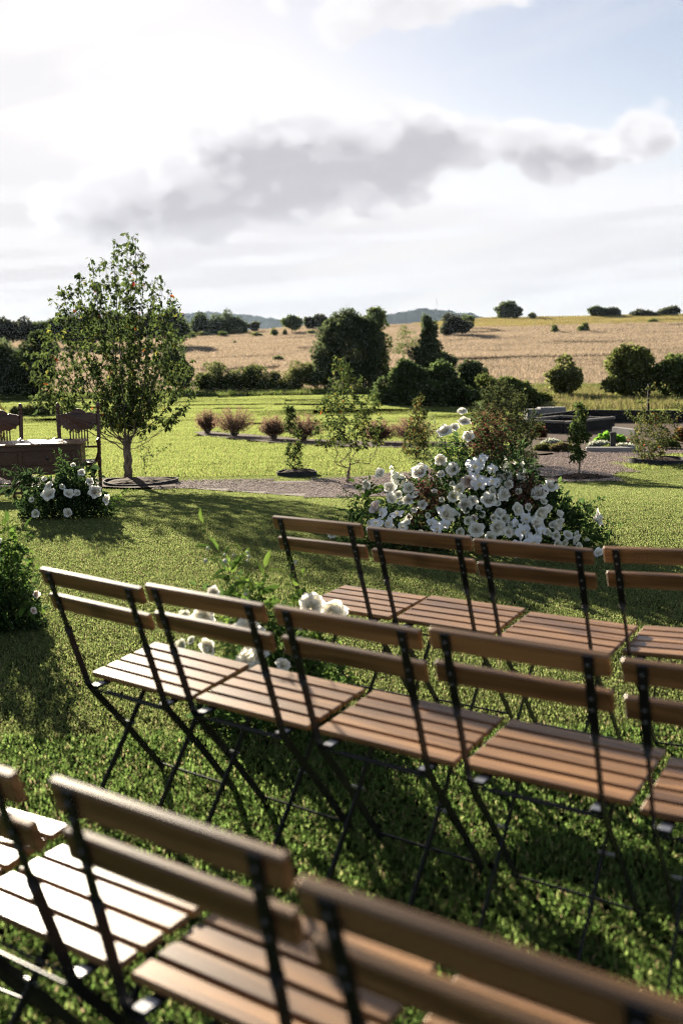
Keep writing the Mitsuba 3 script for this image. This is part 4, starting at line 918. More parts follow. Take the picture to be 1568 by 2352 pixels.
carved_chair(130.5, 222, 924.5, 12.0, 'dark carved armchair behind the right half of the desk, seen against the pear tree')
carved_chair(-50, 42.5, 928, 12.0, 'dark carved armchair behind the desk cut off by the left edge')

# ------------------------------------------------------------------ flowers


def petal(th0, r0, L, al, hw, g, p=1.25, tip=.35, nu=6, nv=6, ruffle=.05):
    v = np.linspace(0, 1, nv); a = al * v ** p; dv = np.gradient(v); r = r0 + np.concatenate([[0], np.cumsum(L * np.sin((a[1:] + a[:-1]) / 2) / (nv - 1))]); z = np.concatenate([[0], np.cumsum(L * np.cos((a[1:] + a[:-1]) / 2) / (nv - 1))])
    w = hw * np.interp(v, [0, .3, .62, .85, 1], [.35, .8, 1, .45 + .5 * tip, tip]); u = np.linspace(-1, 1, nu); U, V = np.meshgrid(u, np.arange(nv), indexing='ij')
    rr = r[V]; ang = U * w[V] / np.maximum(rr, hw * .8); cur = .10 * L * U ** 2 * v[V] * (1 if al < 1.2 else -1.0)
    nz = ruffle * L * (meshkit.noise(np.stack([U * 1.7 + th0 * 5, v[V] * 3, U * 0 + r0 * 40], -1), 3) - .5) * v[V] * 2
    R2 = np.maximum(rr - cur * .5, .002) + nz * .6; X = R2 * np.cos(ang); Y = R2 * np.sin(ang) + (U * w[V] * .25); Z = z[V] + cur * .6 + nz
    c, s = math.cos(th0), math.sin(th0)
    P = np.stack([X * c - Y * s, X * s + Y * c, Z], -1).reshape(-1, 3); i, j = np.meshgrid(np.arange(nu - 1), np.arange(nv - 1), indexing='ij')
    q = np.stack([i * nv + j, (i + 1) * nv + j, (i + 1) * nv + j + 1, i * nv + j + 1], -1).reshape(-1, 4)
    return P, q


def rose(seed, open_=1.0, col=(.89, .87, .80), heart=(.88, .85, .74), star=.14):
    """A garden rose of radius about 1, facing +z: a tight heart, then looser petals with pointed tips."""
    g = np.random.default_rng(seed); mb = MB()
    for k, (r0, L, al, n, hw, tp) in enumerate([(.02, .74, 3, 2, .15, .6), (.06, .77, 9, 3, .22, .6), (.11, .79, 18, 3, .30, .5), (.15, .72, 34, 4, .34, .5), (.18, .66, 52, 5, .36, .4), (.21, .72, 66, 5, .40, star + .1), (.24, .82, 80, 5, .44, star), (.26, .94, 93, 5, .46, star), (.26, 1.0, 106, 5, .46, star)]):
        if k == 8 and open_ < .8: continue
        o = g.uniform(0, 7)
        for q in range(n):
            al_ = math.radians(al * open_ + g.uniform(-11, 11) * (k > 2)); P, F = petal(o + q * 2 * PI / n + g.uniform(-.22, .22), r0, L * g.uniform(.86, 1.1), al_, hw * g.uniform(.85, 1.12), g, 1.0 if k < 5 else 1.1, tp, 7, 7, .10 if k > 3 else .05)
            mix_ = np.clip(np.linalg.norm(P[:, :2], axis=1) * 1.8, 0, 1)[:, None]; mb.add(P, F, (np.array(heart) * (1 - mix_) + np.array(col) * mix_) * g.uniform(.93, 1.03))
    mb.v = [(v - [0, 0, .30]) * .98 for v in mb.v]
    return mb.ply('petal', True)


ROSES = [rose(1), rose(2, .92, star=.2), rose(3, 1.02), rose(4, .85, star=.2), rose(5, .78, star=.3), rose(6, 1.0, (.82, .80, .74), (.74, .70, .55))]
BLUSH = [rose(7, .82, (.80, .72, .66), (.72, .56, .48), .5), rose(8, .74, (.78, .72, .66), (.70, .58, .50), .5)]
SMALL = [rose(9, .85, (.80, .79, .70), (.66, .66, .44), .5), rose(10, .95, (.82, .81, .74), (.7, .68, .48), .45)]
BUD = rose(11, .42, (.80, .79, .70), (.62, .66, .42), .3)
mb = MB(); g = np.random.default_rng(12)
for q in range(9):
    P, F = petal(q * .698 * 1.0, .10, .95, math.radians(78 + 14 * (q % 2)), .36, g, .8, .55, ruffle=.08); mb.add(P, F, (.82, .82, .78))
for q in range(40): leaves(mb, np.array([[g.normal(0, .10), g.normal(0, .10), .12]]), np.array([[g.normal(0, .5), g.normal(0, .5), 1.0]]), np.array([[1.0, 0, 0]]), [.2], np.array([.45, .42, .12]), leaf_tpl(1, .2))
OPEN = mb.ply('petal', True)


def disc(rx, ry, cx, cy, cup, nu=9, nv=5, notch=0.0):
    a = np.linspace(0, 2 * PI, 2 * nu, endpoint=False); r = np.linspace(0, 1, nv); A, R = np.meshgrid(a, r[1:], indexing='ij')
    x = R * rx * np.cos(A); y = R * ry * np.sin(A) * (1 + .0 * A); z = cup * (R ** 2) * np.cos(2 * A) * .6 - .12 * R ** 2
    P = np.vstack([[[cx, cy, 0]], np.stack([cx + x, cy + y, z], -1).reshape(-1, 3)]); n, m = len(a), nv - 1; F = []
    for i in range(n):
        k = (i + 1) % n; F += [[0, 1 + i * m, 1 + k * m]] + [t for j in range(m - 1) for t in ([1 + i * m + j, 1 + i * m + j + 1, 1 + k * m + j + 1], [1 + i * m + j, 1 + k * m + j + 1, 1 + k * m + j])]
    return P, np.array(F)


def rot_xy(P, a): return P @ rotz(a).T


def orchid_piece(kind):
    mb = MB(); W = (.86, .86, .88)
    if kind == 'petal': P, F = disc(.56, .50, .52, .10, .12); mb.add(P + [0, 0, .05], F, W)
    elif kind == 'petal2': P, F = disc(.56, .50, .52, .10, .12); mb.add(P * [-1, 1, 1] + [0, 0, .05], F[:, ::-1], W)
    elif kind == 'sepal': P, F = disc(.30, .46, 0, .52, .08); mb.add(P - [0, 0, .03], F, W)
    elif kind == 'sepal2': P, F = disc(.28, .46, 0, .50, .08); mb.add(rot_xy(P, math.radians(140)) - [0, 0, .03], F, W)
    elif kind == 'sepal3': P, F = disc(.28, .46, 0, .50, .08); mb.add(rot_xy(P, math.radians(-140)) - [0, 0, .03], F, W)
    else:
        for s in (-1, 1): P, F = disc(.10, .17, s * .10, -.08, .3, 6, 4); mb.add(P + [0, 0, .16], F, (.72, .62, .30))
        P, F = disc(.09, .22, 0, -.22, .2, 6, 4); mb.add(P + [0, 0, .14], F, (.80, .74, .55)); v, f = tube([(0, .02, .05), (0, .04, .2), (0, 0, .26)], [.07, .07, .05], 8); mb.add(v, f, (.8, .74, .6))
    return mb.ply('petal', True)


ORCH = {k: orchid_piece(k) for k in ('petal', 'petal2', 'sepal', 'sepal2', 'sepal3', 'lip')}


def pose(p, n, r, spin):
    n = unit(np.asarray(n, float)); up = np.array([0, 0, 1.0]) if abs(n[2]) < .9 else np.array([0, 1.0, 0]); x = unit(np.cross(up, n)); y = np.cross(n, x); c, s = math.cos(spin), math.sin(spin)
    m = np.eye(4); m[:3, 0], m[:3, 1], m[:3, 2] = (c * x + s * y) * r, (c * y - s * x) * r, n * r; m[:3, 3] = p
    return T(m.tolist())


def orchid(parent, p, n, r, spin):
    M = pose(p, n, r, spin); k = part(parent, 'orchid', ORCH['lip'], to_world=M)
    for nm in ('petal', 'petal2', 'sepal', 'sepal2', 'sepal3'): part(k, nm.rstrip('23'), ORCH[nm], to_world=M)


def spray(parent, base, tip, n, L, W, cols, seed, big=False, mat='leaf', sag=.08, start=.25, name='leaf_spray', spread=1.0, stem=(.10, .12, .04), twin=True, rstem=.0032, wob=.02):
    """A stem from base to tip with leaves along it."""
    g = np.random.default_rng(seed); base, tip = np.asarray(base, float), np.asarray(tip, float); Ln = np.linalg.norm(tip - base); f = np.linspace(0, 1, 9)[:, None]
    mid = (base + tip) / 2 + [g.normal(0, .03 * Ln), g.normal(0, .03 * Ln), sag * Ln]; C = (1 - f) ** 2 * base + 2 * f * (1 - f) * mid + f ** 2 * tip
    ms = MB(); ms.add(*tube(C, np.linspace(rstem, rstem * .3, 9), 5, False), c=stem)
    u = np.linspace(start, 1, n) + g.uniform(-.3, .3, n) / n; u = np.clip(u, 0, 1)[:, None]; P = (1 - u) ** 2 * base + 2 * u * (1 - u) * mid + u ** 2 * tip; D = unit(2 * (1 - u) * (mid - base) + 2 * u * (tip - mid))
    side = unit(np.cross(D, [0, 0, 1.0])) * np.where(np.arange(n) % 2, 1, -1)[:, None]; ph = g.uniform(-1.3, 1.3, (n, 1)); up = np.cross(side, D); out = side * np.cos(ph) + up * np.sin(ph)
    dd = D * g.uniform(.3, .9, (n, 1)) + out * spread + [0, 0, -.15]; dd[-1] = D[-1]; N = g.normal(0, .45, (n, 3)) + [0, -.2, .9]
    cols = np.asarray(cols); S = L * g.uniform(.65, 1.15, n) * (1 - .35 * u[:, 0] ** 3); ml = MB()
    leaves(ml, P + g.normal(0, wob * .3, (n, 3)), dd, N, S, cols[g.integers(len(cols), size=n)] * g.uniform(.75, 1.25, (n, 1)), leaf_big(1, W / L) if big else leaf_tpl(1, W / L, .22, .25))
    if big:                                            # leaves big enough to tell apart: one part each
        k = part(parent, name, ms.ply('stem', True)); V, C_ = ml.v[0].reshape(n, 8, 3), ml.c[0].reshape(n, 8, 3)
        for q in range(n): one = MB(); one.add(V[q], LONG_F, C_[q]); part(k, 'leaf', one.ply(mat, True))
        return k
    k = part(parent, name, ml.ply(mat, big)); labels[k] = {'kind': 'stuff'}; part(k, 'stem', ms.ply('stem', True))
    return k


def spike(parent, base, tip, n, r, seed, name='white_flower_spike'):
    """A tall flower stalk with small white blooms, buds at its end."""
    g = np.random.default_rng(seed); base, tip = np.asarray(base), np.asarray(tip); ms = MB(); f = np.linspace(0, 1, 8)[:, None]; C = base + (tip - base) * f + np.sin(f * PI) * [.012, 0, 0]; ms.add(*tube(C, np.linspace(.004, .0015, 8), 6, False), c=(.14, .18, .06)); mb = MB()
    for k in range(n):
        u = .3 + .7 * k / n; p = base + (tip - base) * u; a = k * 2.4; o = np.array([math.cos(a), math.sin(a), .25]); s = r * (1.15 - .85 * (k / n) ** 1.6); c = p + o * s * .8
        if k > n * .75: mb.add(*(lambda m: (m.vertices * s * .55 + c, m.faces))(ico), c=(.55, .62, .38)); continue
        for q in range(6):
            b = q * 1.05 + g.uniform(-.3, .3); X = unit(np.cross(o, [.1, .2, 1])); Yv = np.cross(unit(o), X); leaves(mb, c[None], (X * math.cos(b) + Yv * math.sin(b) + unit(o) * .5)[None], unit(o)[None], [s * 1.15], np.array([.83, .83, .74]), leaf_tpl(1, .85, -.2, .3))
    k = part(parent, name, mb.ply('petal')); labels[k] = {'kind': 'stuff'}; part(k, 'stem', ms.ply('stem', True))


def fill(parent, c, r, n, L, cols, seed, name='greenery', mat='leaf', W=.5, zmin=.01, shell=.6, face=.0):
    """Leaves filling a dome from the ground."""
    g = np.random.default_rng(seed); d = unit(g.normal(0, 1, (n, 3))); d[:, 2] = np.abs(d[:, 2]); q = 1 - (1 - shell) * np.abs(g.normal(0, .8, n)); q = np.clip(q, .1, 1.12) * (1 + .28 * (meshkit.fbm(d * 3 + seed, 3, 4) - .5)); p = np.asarray(c) + d * q[:, None] * np.asarray(r)
    gz_ = H(p[:, 0], p[:, 1]); p[:, 2] = np.maximum(p[:, 2], gz_ + zmin); cols = np.asarray(cols); mb = MB()
    leaves(mb, p, d * .9 + g.normal(0, .7, (n, 3)), d * .3 + g.normal(0, .5, (n, 3)) + [0, 0, .5], L * g.uniform(.6, 1.3, n), cols[g.integers(len(cols), size=n)] * g.uniform(.7, 1.3, (n, 1)), leaf_tpl(1, W, .2, .2))
    k = part(parent, name, mb.ply(mat)); labels[k] = {'kind': 'stuff'}
    return k


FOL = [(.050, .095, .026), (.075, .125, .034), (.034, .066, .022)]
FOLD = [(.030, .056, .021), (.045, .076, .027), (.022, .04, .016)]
BRIGHT = [(.085, .15, .028), (.12, .19, .035), (.06, .11, .022)]
OLV = [(.10, .13, .06), (.07, .10, .04), (.14, .16, .09)]
BURG = [(.14, .056, .042), (.10, .040, .032), (.19, .095, .062)]


def mound(px, py, f):
    Y = f['y']
    for _ in range(5):
        p = at(px, py, Y); Y = f['y'] + f['lean'] * max(p[2] - f['g'], 0) + f['bow'] * ((p[0] - f['x']) / f['w']) ** 2
    return at(px, py, Y)


def place_flowers(parent, conv, sc, lst, f, shapes, name, g, mul=1.3, lift=.06):
    for it in lst:
        x, y, r = it[:3]; q = conv(x, y); p = mound(q[0], q[1], f); R = r * sc / 1.5944 * p[1] / FOCAL * mul
        n = np.array([(p[0] - f['x']) / f['w'] * .75, -1, .22 + .55 * (p[2] - f['g']) / f['h']]) + g.normal(0, .32, 3)
        if len(it) > 3: n = np.array(it[3], float)
        p = p - unit(n) * R * .1 + np.array([0, -lift, 0])
        if name == 'orchid': orchid(parent, p, n, R, g.normal(0, .25))
        else: part(parent, name, shapes[g.integers(len(shapes))], to_world=pose(p, n, R, g.uniform(0, 6)))


# ---- the large arrangement
def cA(x, y): return (1250 + x * .3827) / 1.5944, (1450 + y * .3827) / 1.5944


def cB(x, y): return (1700 + x * .3827) / 1.5944, (1550 + y * .3827) / 1.5944


ARR = thing('flower_arrangement', 'large mound of white roses and orchids on the lawn beyond the farthest chair row', 'flower arrangement')
F1 = dict(y=6.62, lean=.55, bow=.22, x=.92, w=1.0, g=0.0, h=1.1); g = np.random.default_rng(77)
place_flowers(ARR, cA, .3827, [(1160, 238, 55), (1070, 290, 42), (975, 330, 70), (1205, 380, 55), (940, 600, 55), (1055, 690, 62), (940, 740, 46), (745, 710, 80), (365, 735, 62), (1170, 1030, 62), (1240, 990, 50), (1395, 985, 75), (455, 865, 55), (640, 870, 60), (470, 970, 58), (630, 980, 50), (765, 1028, 45), (1000, 1120, 82), (1280, 1265, 72), (1480, 1245, 82), (240, 840, 45), (1540, 930, 56), (610, 1200, 46), (1145, 140, 44, (-.2, -.7, .9))], F1, ROSES, 'rose', g)
place_flowers(ARR, cB, .3827, [(705, 655, 74), (810, 590, 62), (490, 810, 66), (340, 690, 45), (410, 575, 50), (710, 850, 75), (680, 950, 76), (865, 950, 78), (780, 805, 40), (410, 1025, 50), (330, 850, 50), (1255, 895, 74, (.9, -.45, .35)), (890, 850, 45), (1045, 1090, 52)], F1, ROSES, 'rose', g)
place_flowers(ARR, cA, .3827, [(1205, 810, 66), (325, 1055, 63), (1255, 1160, 40)], F1, BLUSH, 'blush_rose', g)
place_flowers(ARR, cA, .3827, [(1115, 880, 50), (1058, 948, 52), (1150, 970, 38), (1200, 1180, 38), (1410, 1340, 50)], F1, SMALL, 'spray_rose', g)
place_flowers(ARR, cB, .3827, [(860, 1060, 42), (770, 1020, 34), (970, 1055, 46), (1050, 1045, 36), (935, 1130, 36), (870, 1145, 42), (1070, 1170, 40), (370, 900, 45), (350, 640, 38), (800, 1045, 26)], F1, SMALL, 'spray_rose', g)
place_flowers(ARR, cA, .3827, [(1330, 1120, 42), (1440, 1150, 40), (1300, 1060, 36), (1180, 1090, 30), (690, 1080, 34), (640, 1140, 34), (560, 1010, 34), (540, 930, 40), (700, 930, 34), (880, 900, 34), (950, 980, 30), (820, 1130, 32), (1100, 1130, 34), (760, 1290, 34), (1120, 1290, 50), (1200, 1350, 44), (480, 1250, 40), (380, 1260, 36), (270, 1200, 34), (1050, 830, 30)], F1, SMALL + ROSES[:2], 'spray_rose', g, 1.1)
place_flowers(ARR, cB, .3827, [(280, 560, 44), (250, 640, 40), (300, 760, 38), (430, 960, 38), (560, 960, 40), (600, 1060, 36), (680, 1070, 36), (820, 960, 30), (590, 790, 36), (500, 640, 30), (740, 740, 32)], F1, SMALL, 'spray_rose', g)
place_flowers(ARR, cB, .3827, [(1145, 1100, 34, (.8, -.5, .5))], F1, [BUD], 'rose_bud', g)
place_flowers(ARR, cA, .3827, [(570, 1240, 52)], F1, [OPEN], 'open_bloom', g)
place_flowers(ARR, cA, .3827, [(1260, 650, 85), (1310, 595, 52), (1345, 565, 46), (1425, 680, 52), (1285, 740, 80), (1300, 820, 76), (1420, 790, 62), (380, 1090, 64), (520, 1095, 64), (325, 1185, 70), (435, 1190, 72), (300, 1255, 60), (930, 1060, 42), (970, 1205, 56), (850, 1180, 48), (900, 1240, 56)], F1, None, 'orchid', g, 1.08, .10)
place_flowers(ARR, cB, .3827, [(570, 890, 60), (470, 930, 56), (540, 1010, 80), (630, 1110, 85), (720, 1000, 52), (500, 1145, 66), (480, 1295, 48), (560, 1285, 30)], F1, None, 'orchid', g, 1.08, .10)


def mp(conv, x, y, f, dy=0.0): q = conv(x, y); p = mound(q[0], q[1], f); return at(q[0], q[1], p[1] + dy)


core = np.array([.95, 7.05, .0])
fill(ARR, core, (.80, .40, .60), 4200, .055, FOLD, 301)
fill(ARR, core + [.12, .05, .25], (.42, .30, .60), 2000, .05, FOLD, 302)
fill(ARR, core + [-.62, .12, 0], (.38, .30, .30), 1000, .045, FOL, 303)
fill(ARR, core + [.62, .0, 0], (.34, .30, .34), 900, .05, FOL, 304)
k_ = 0
for conv, bx_, by_, tx, ty, n, L, W, cols, big in [
        (cA, 1010, 700, 860, 150, 26, .05, .016, OLV, 0), (cA, 1030, 700, 800, 240, 20, .05, .016, OLV, 0), (cA, 1060, 690, 960, 420, 26, .07, .018, BRIGHT, 0), (cA, 1080, 700, 1080, 330, 26, .07, .018, BRIGHT, 0), (cA, 1100, 700, 1160, 410, 24, .07, .018, BRIGHT, 0), (cA, 1040, 760, 860, 500, 30, .07, .017, FOL, 0), (cA, 1000, 760, 770, 510, 26, .06, .016, OLV, 0), (cA, 1100, 780, 1210, 540, 26, .07, .018, FOL, 0), (cA, 1000, 780, 900, 560, 24, .07, .018, FOL, 0), (cA, 1080, 740, 1000, 480, 26, .07, .018, FOL, 0),
        (cA, 1260, 480, 1345, 70, 8, .075, .03, OLV, 1), (cA, 860, 760, 690, 620, 12, .06, .025, OLV, 1), (cA, 520, 1000, 230, 800, 14, .07, .04, BRIGHT, 1), (cA, 480, 1020, 130, 830, 16, .07, .045, BRIGHT, 1), (cA, 420, 1060, 160, 960, 16, .06, .035, BRIGHT, 1), (cA, 400, 1100, 20, 900, 44, .05, .010, FOLD, 0), (cA, 380, 1120, -30, 960, 44, .05, .010, FOL, 0), (cA, 400, 1130, -100, 1180, 24, .06, .022, FOLD, 0), (cA, 420, 1180, -40, 1080, 22, .065, .028, FOL, 1),
        (cA, 400, 1160, 60, 1050, 24, .055, .022, FOL, 0), (cA, 460, 1220, 140, 1120, 22, .055, .024, FOL, 0), (cA, 820, 900, 560, 800, 12, .06, .03, FOL, 1), (cA, 760, 980, 620, 890, 10, .06, .032, FOLD, 1), (cA, 940, 900, 870, 660, 12, .06, .03, BRIGHT, 1),
        (cB, 700, 900, 900, 560, 12, .07, .05, FOL, 1), (cB, 740, 860, 940, 590, 14, .055, .04, FOL, 1), (cB, 820, 1000, 1010, 720, 22, .05, .028, FOL, 0), (cB, 850, 980, 1150, 760, 24, .05, .026, FOL, 0), (cB, 900, 1000, 1320, 720, 30, .05, .026, FOL, 0), (cB, 950, 980, 1250, 800, 24, .05, .028, FOLD, 0), (cB, 980, 1060, 1500, 960, 28, .05, .024, FOL, 0), (cB, 1000, 1080, 1490, 1080, 28, .05, .024, FOL, 0), (cB, 1000, 1100, 1390, 1120, 22, .05, .024, FOL, 0), (cB, 1000, 1120, 1300, 1290, 24, .05, .024, FOL, 0), (cB, 940, 1090, 1230, 1200, 22, .05, .024, FOL, 0),
        (cB, 760, 900, 830, 700, 12, .08, .05, FOLD, 1), (cB, 900, 960, 1080, 900, 10, .085, .055, FOLD, 1), (cB, 250, 960, 270, 760, 6, .09, .05, FOL, 1), (cB, 400, 700, 300, 300, 20, .04, .02, BRIGHT, 0), (cB, 600, 1080, 640, 990, 3, .08, .05, FOLD, 1), (cA, 1400, 1250, 1440, 1050, 5, .09, .05, FOL, 1)]:
    k_ += 1; spray(ARR, mp(conv, bx_, by_, F1, .12), mp(conv, tx, ty, F1, .02 + .1 * math.sin(k_ * 1.7)), n, L * 1.1, W * 1.1, cols, 400 + k_, bool(big), start=.3)
for conv, bx_, by_, tx, ty, n in ((cA, 1330, 640, 1440, 150, 230), (cA, 1340, 640, 1500, 210, 230), (cA, 1310, 640, 1360, 250, 210), (cA, 1380, 640, 1560, 300, 210), (cA, 1290, 600, 1260, 400, 150), (cA, 1400, 620, 1600, 420, 150), (cA, 850, 1080, 720, 800, 120), (cA, 870, 1080, 820, 790, 130), (cA, 880, 1050, 920, 830, 110), (cA, 860, 1090, 780, 890, 120), (cB, 540, 800, 470, 560, 110), (cB, 560, 800, 560, 600, 130), (cB, 580, 800, 640, 500, 130), (cB, 590, 780, 660, 600, 110), (cB, 560, 820, 500, 680, 110), (cB, 500, 700, 430, 640, 60), (cA, 860, 1080, 870, 1020, 80), (cA, 680, 1250, 720, 1130, 70)):
    k_ += 1; spray(ARR, mp(conv, bx_, by_, F1, .10), mp(conv, tx, ty, F1, -.05), n, .032, .015, BURG, 400 + k_, False, start=.2, name='burgundy_spray', stem=(.07, .03, .025), wob=.16, mat='leaf_gloss')
for conv, bx_, by_, tx, ty, n, r in ((cB, 530, 700, 555, 300, 24, .020), (cB, 545, 690, 470, 300, 10, .012), (cB, 410, 640, 385, 250, 16, .014), (cB, 360, 640, 330, 390, 20, .018), (cB, 440, 660, 420, 430, 14, .018), (cA, 560, 900, 450, 620, 14, .013), (cA, 540, 880, 500, 720, 16, .022), (cA, 590, 900, 560, 740, 14, .022), (cB, 560, 660, 520, 500, 12, .022)):
    k_ += 1; spike(ARR, mp(conv, bx_, by_, F1, .05), mp(conv, tx, ty, F1, .03), n, r * 1.25, 400 + k_)
# fallen blooms at its foot
for (x, y, r, lab) in ((880, 1330, 38, 'fallen white petals on the grass in front of the large arrangement, left one'), (960, 1340, 40, 'fallen white bloom on the grass in front of the large arrangement, right one'), (1285, 1285, 40, 'white bloom lying on the grass at the right foot of the large arrangement')):
    q = cB(x, y); p = on(*q); t = thing('fallen_bloom', lab, 'flower'); part(t, 'petals', ROSES[int(x) % 5], to_world=pose(p + [0, 0, .03], (rng.normal(0, .3), -.5, .8), .045, x))
p = on(*(lambda x, y: ((950 + x * .44643) / 1.5944, (1850 + y * .44643) / 1.5944))(600, 285)); t = thing('fallen_bloom', 'small white bloom on the grass at the left foot of the large arrangement', 'flower'); part(t, 'petals', SMALL[0], to_world=pose(p + [0, 0, .045], (-.2, -.8, .5), .045, 1)); part(t, 'petals', SMALL[1], to_world=pose(p + [0, .0, .10], (.1, -.8, .6), .035, 2))

# ---- arrangement in front of the desk
DA = thing('flower_arrangement', 'dark leafy arrangement with a few white roses in front of the desk', 'flower arrangement')
b0 = on(120, 1197); F2 = dict(y=b0[1] + .02, lean=.35, bow=.1, x=b0[0] + .05, w=.5, g=b0[2], h=.6); g = np.random.default_rng(78)
place_flowers(DA, cr6, .3189, [(955, 870, 40), (1050, 975, 42), (585, 1020, 44), (525, 945, 32), (580, 1115, 76), (810, 1110, 56), (908, 1105, 44), (1110, 1090, 72), (805, 1330, 58), (1230, 1180, 58, (.95, -.35, .1))], F2, ROSES, 'rose', g)
place_flowers(DA, cr6, .3189, [(735, 1035, 30), (435, 1340, 42), (390, 1180, 30), (860, 785, 26)], F2, SMALL, 'spray_rose', g)
cd = np.array([F2['x'], F2['y'] + .24, F2['g']])
fill(DA, cd, (.42, .25, .36), 2500, .052, FOLD, 311); fill(DA, cd + [.1, .0, .1], (.22, .2, .36), 800, .05, FOLD, 312)
for bx_, by_, tx, ty, n, L, W, cols, big in [(740, 1000, 690, 640, 22, .05, .03, FOL, 0), (720, 1000, 620, 660, 14, .05, .03, FOL, 0), (760, 1000, 760, 690, 14, .045, .028, FOL, 0), (520, 1050, 0, 850, 30, .06, .02, FOLD, 0), (520, 1050, 160, 800, 26, .06, .02, FOLD, 0), (480, 1080, 20, 1060, 16, .10, .05, FOLD, 1), (480, 1080, 130, 930, 14, .10, .05, FOLD, 1), (500, 1080, 260, 900, 14, .10, .05, FOLD, 1), (500, 1060, 470, 860, 12, .07, .025, FOLD, 0), (560, 1000, 380, 840, 14, .07, .022, FOLD, 0), (420, 1250, 150, 1200, 14, .055, .03, FOL, 0), (430, 1300, 210, 1190, 14, .055, .03, FOL, 0), (420, 1330, 190, 1400, 12, .06, .025, FOLD, 0), (960, 950, 920, 690, 8, .09, .06, FOLD, 1), (960, 950, 1060, 800, 10, .09, .06, FOLD, 1), (980, 1000, 1130, 940, 6, .085, .06, FOLD, 1), (850, 950, 800, 800, 20, .05, .02, FOL, 0), (900, 950, 860, 800, 20, .05, .02, FOL, 0), (1150, 1220, 1540, 1090, 26, .05, .022, BRIGHT, 0), (1160, 1230, 1480, 1210, 22, .05, .022, BRIGHT, 0), (1150, 1260, 1380, 1310, 18, .05, .022, FOL, 0), (1100, 1300, 1300, 1420, 16, .05, .022, FOLD, 0), (640, 1100, 650, 1050, 5, .07, .05, BRIGHT, 1), (700, 1120, 720, 1080, 5, .07, .05, BRIGHT, 1)]:
    k_ += 1; spray(DA, mp(cr6, bx_, by_, F2, .1), mp(cr6, tx, ty, F2, .03), n, L * 1.15, W * 1.15, cols, 400 + k_, bool(big))

# ---- arrangement at the left edge


def cL(x, y): return x * .4464 / 1.5944, (1350 + y * .4464) / 1.5944


LATE = []
LA = thing('flower_arrangement', 'leafy arrangement cut off by the left edge of the photo', 'flower arrangement')
for bx_, by_, tx, ty, n, L, W, cols in [(40, 1900, 40, 1330, 22, .06, .022, BRIGHT), (60, 1900, 110, 1350, 22, .06, .022, BRIGHT), (70, 1900, 170, 1420, 22, .055, .022, FOL), (90, 1900, 220, 1480, 20, .055, .022, BRIGHT), (90, 1950, 250, 1600, 20, .05, .022, FOL), (100, 2000, 290, 1760, 20, .05, .022, FOL), (80, 2000, 200, 1700, 20, .05, .022, BRIGHT), (60, 2050, 260, 1900, 20, .05, .022, FOL), (60, 2080, 300, 2010, 18, .05, .022, FOL)]:
    LATE.append((bx_, by_, tx, ty, n, L, W, cols))
b0 = on(40, 1462); F3 = dict(y=b0[1], lean=.3, bow=.15, x=b0[0] - .15, w=.4, g=b0[2], h=.6); g = np.random.default_rng(79)
place_flowers(LA, cL, .4464, [(-5, 1395, 45), (-8, 1480, 42), (-90, 1600, 60), (-120, 1800, 60)], F3, ROSES, 'rose', g)
place_flowers(LA, cL, .4464, [(320, 1830, 38, (.9, -.5, .1)), (300, 1965, 30, (.8, -.4, .5))], F3, BLUSH, 'cream_rose', g)
cl = np.array([F3['x'] - .05, F3['y'] + .22, F3['g']])
fill(LA, cl, (.24, .22, .44), 1700, .045, FOL, 321); fill(LA, cl + [.10, -.03, 0], (.17, .18, .24), 700, .045, FOLD, 322)
for bx_, by_, tx, ty, n, L, W, cols, big in [(60, 1700, 60, 1250, 12, .09, .035, BRIGHT, 1), (80, 1650, 190, 1310, 10, .10, .038, BRIGHT, 1), (90, 1640, 255, 1400, 9, .10, .036, FOL, 1), (60, 1650, 20, 1280, 10, .09, .035, BRIGHT, 1), (100, 1800, 300, 1560, 16, .055, .022, BRIGHT, 0), (110, 1800, 330, 1640, 16, .055, .024, BRIGHT, 0), (100, 1850, 270, 1700, 14, .055, .022, FOL, 0), (150, 1900, 240, 1980, 5, .095, .045, BRIGHT, 1), (160, 1850, 320, 1960, 5, .095, .045, BRIGHT, 1), (120, 1900, 520, 1800, 4, .04, .01, OLV, 0), (100, 1900, 400, 1830, 6, .04, .012, OLV, 0), (100, 2000, 380, 2080, 22, .05, .02, FOLD, 0), (100, 2050, 330, 2140, 20, .05, .02, FOLD, 0), (60, 2100, 230, 2200, 16, .05, .02, FOLD, 0), (80, 1950, 260, 2040, 16, .05, .02, FOLD, 0), (30, 1600, 120, 1420, 12, .07, .03, FOL, 1), (80, 1700, 200, 1520, 14, .06, .026, FOL, 0)]:
    k_ += 1; spray(LA, mp(cL, bx_, by_, F3, .08), mp(cL, tx, ty, F3, .0), n, L * 1.05, W * 1.05, cols, 400 + k_, bool(big))

for bx_, by_, tx, ty, n, L, W, cols in LATE:
    k_ += 1; spray(LA, mp(cL, bx_, by_, F3, .06), mp(cL, tx, ty, F3, -.03), n, L, W, cols, 800 + k_, False, start=.15)

# ---- aisle arrangement between the rows


def cM(x, y): return (600 + x * .5102) / 1.5944, (1850 + y * .5102) / 1.5944


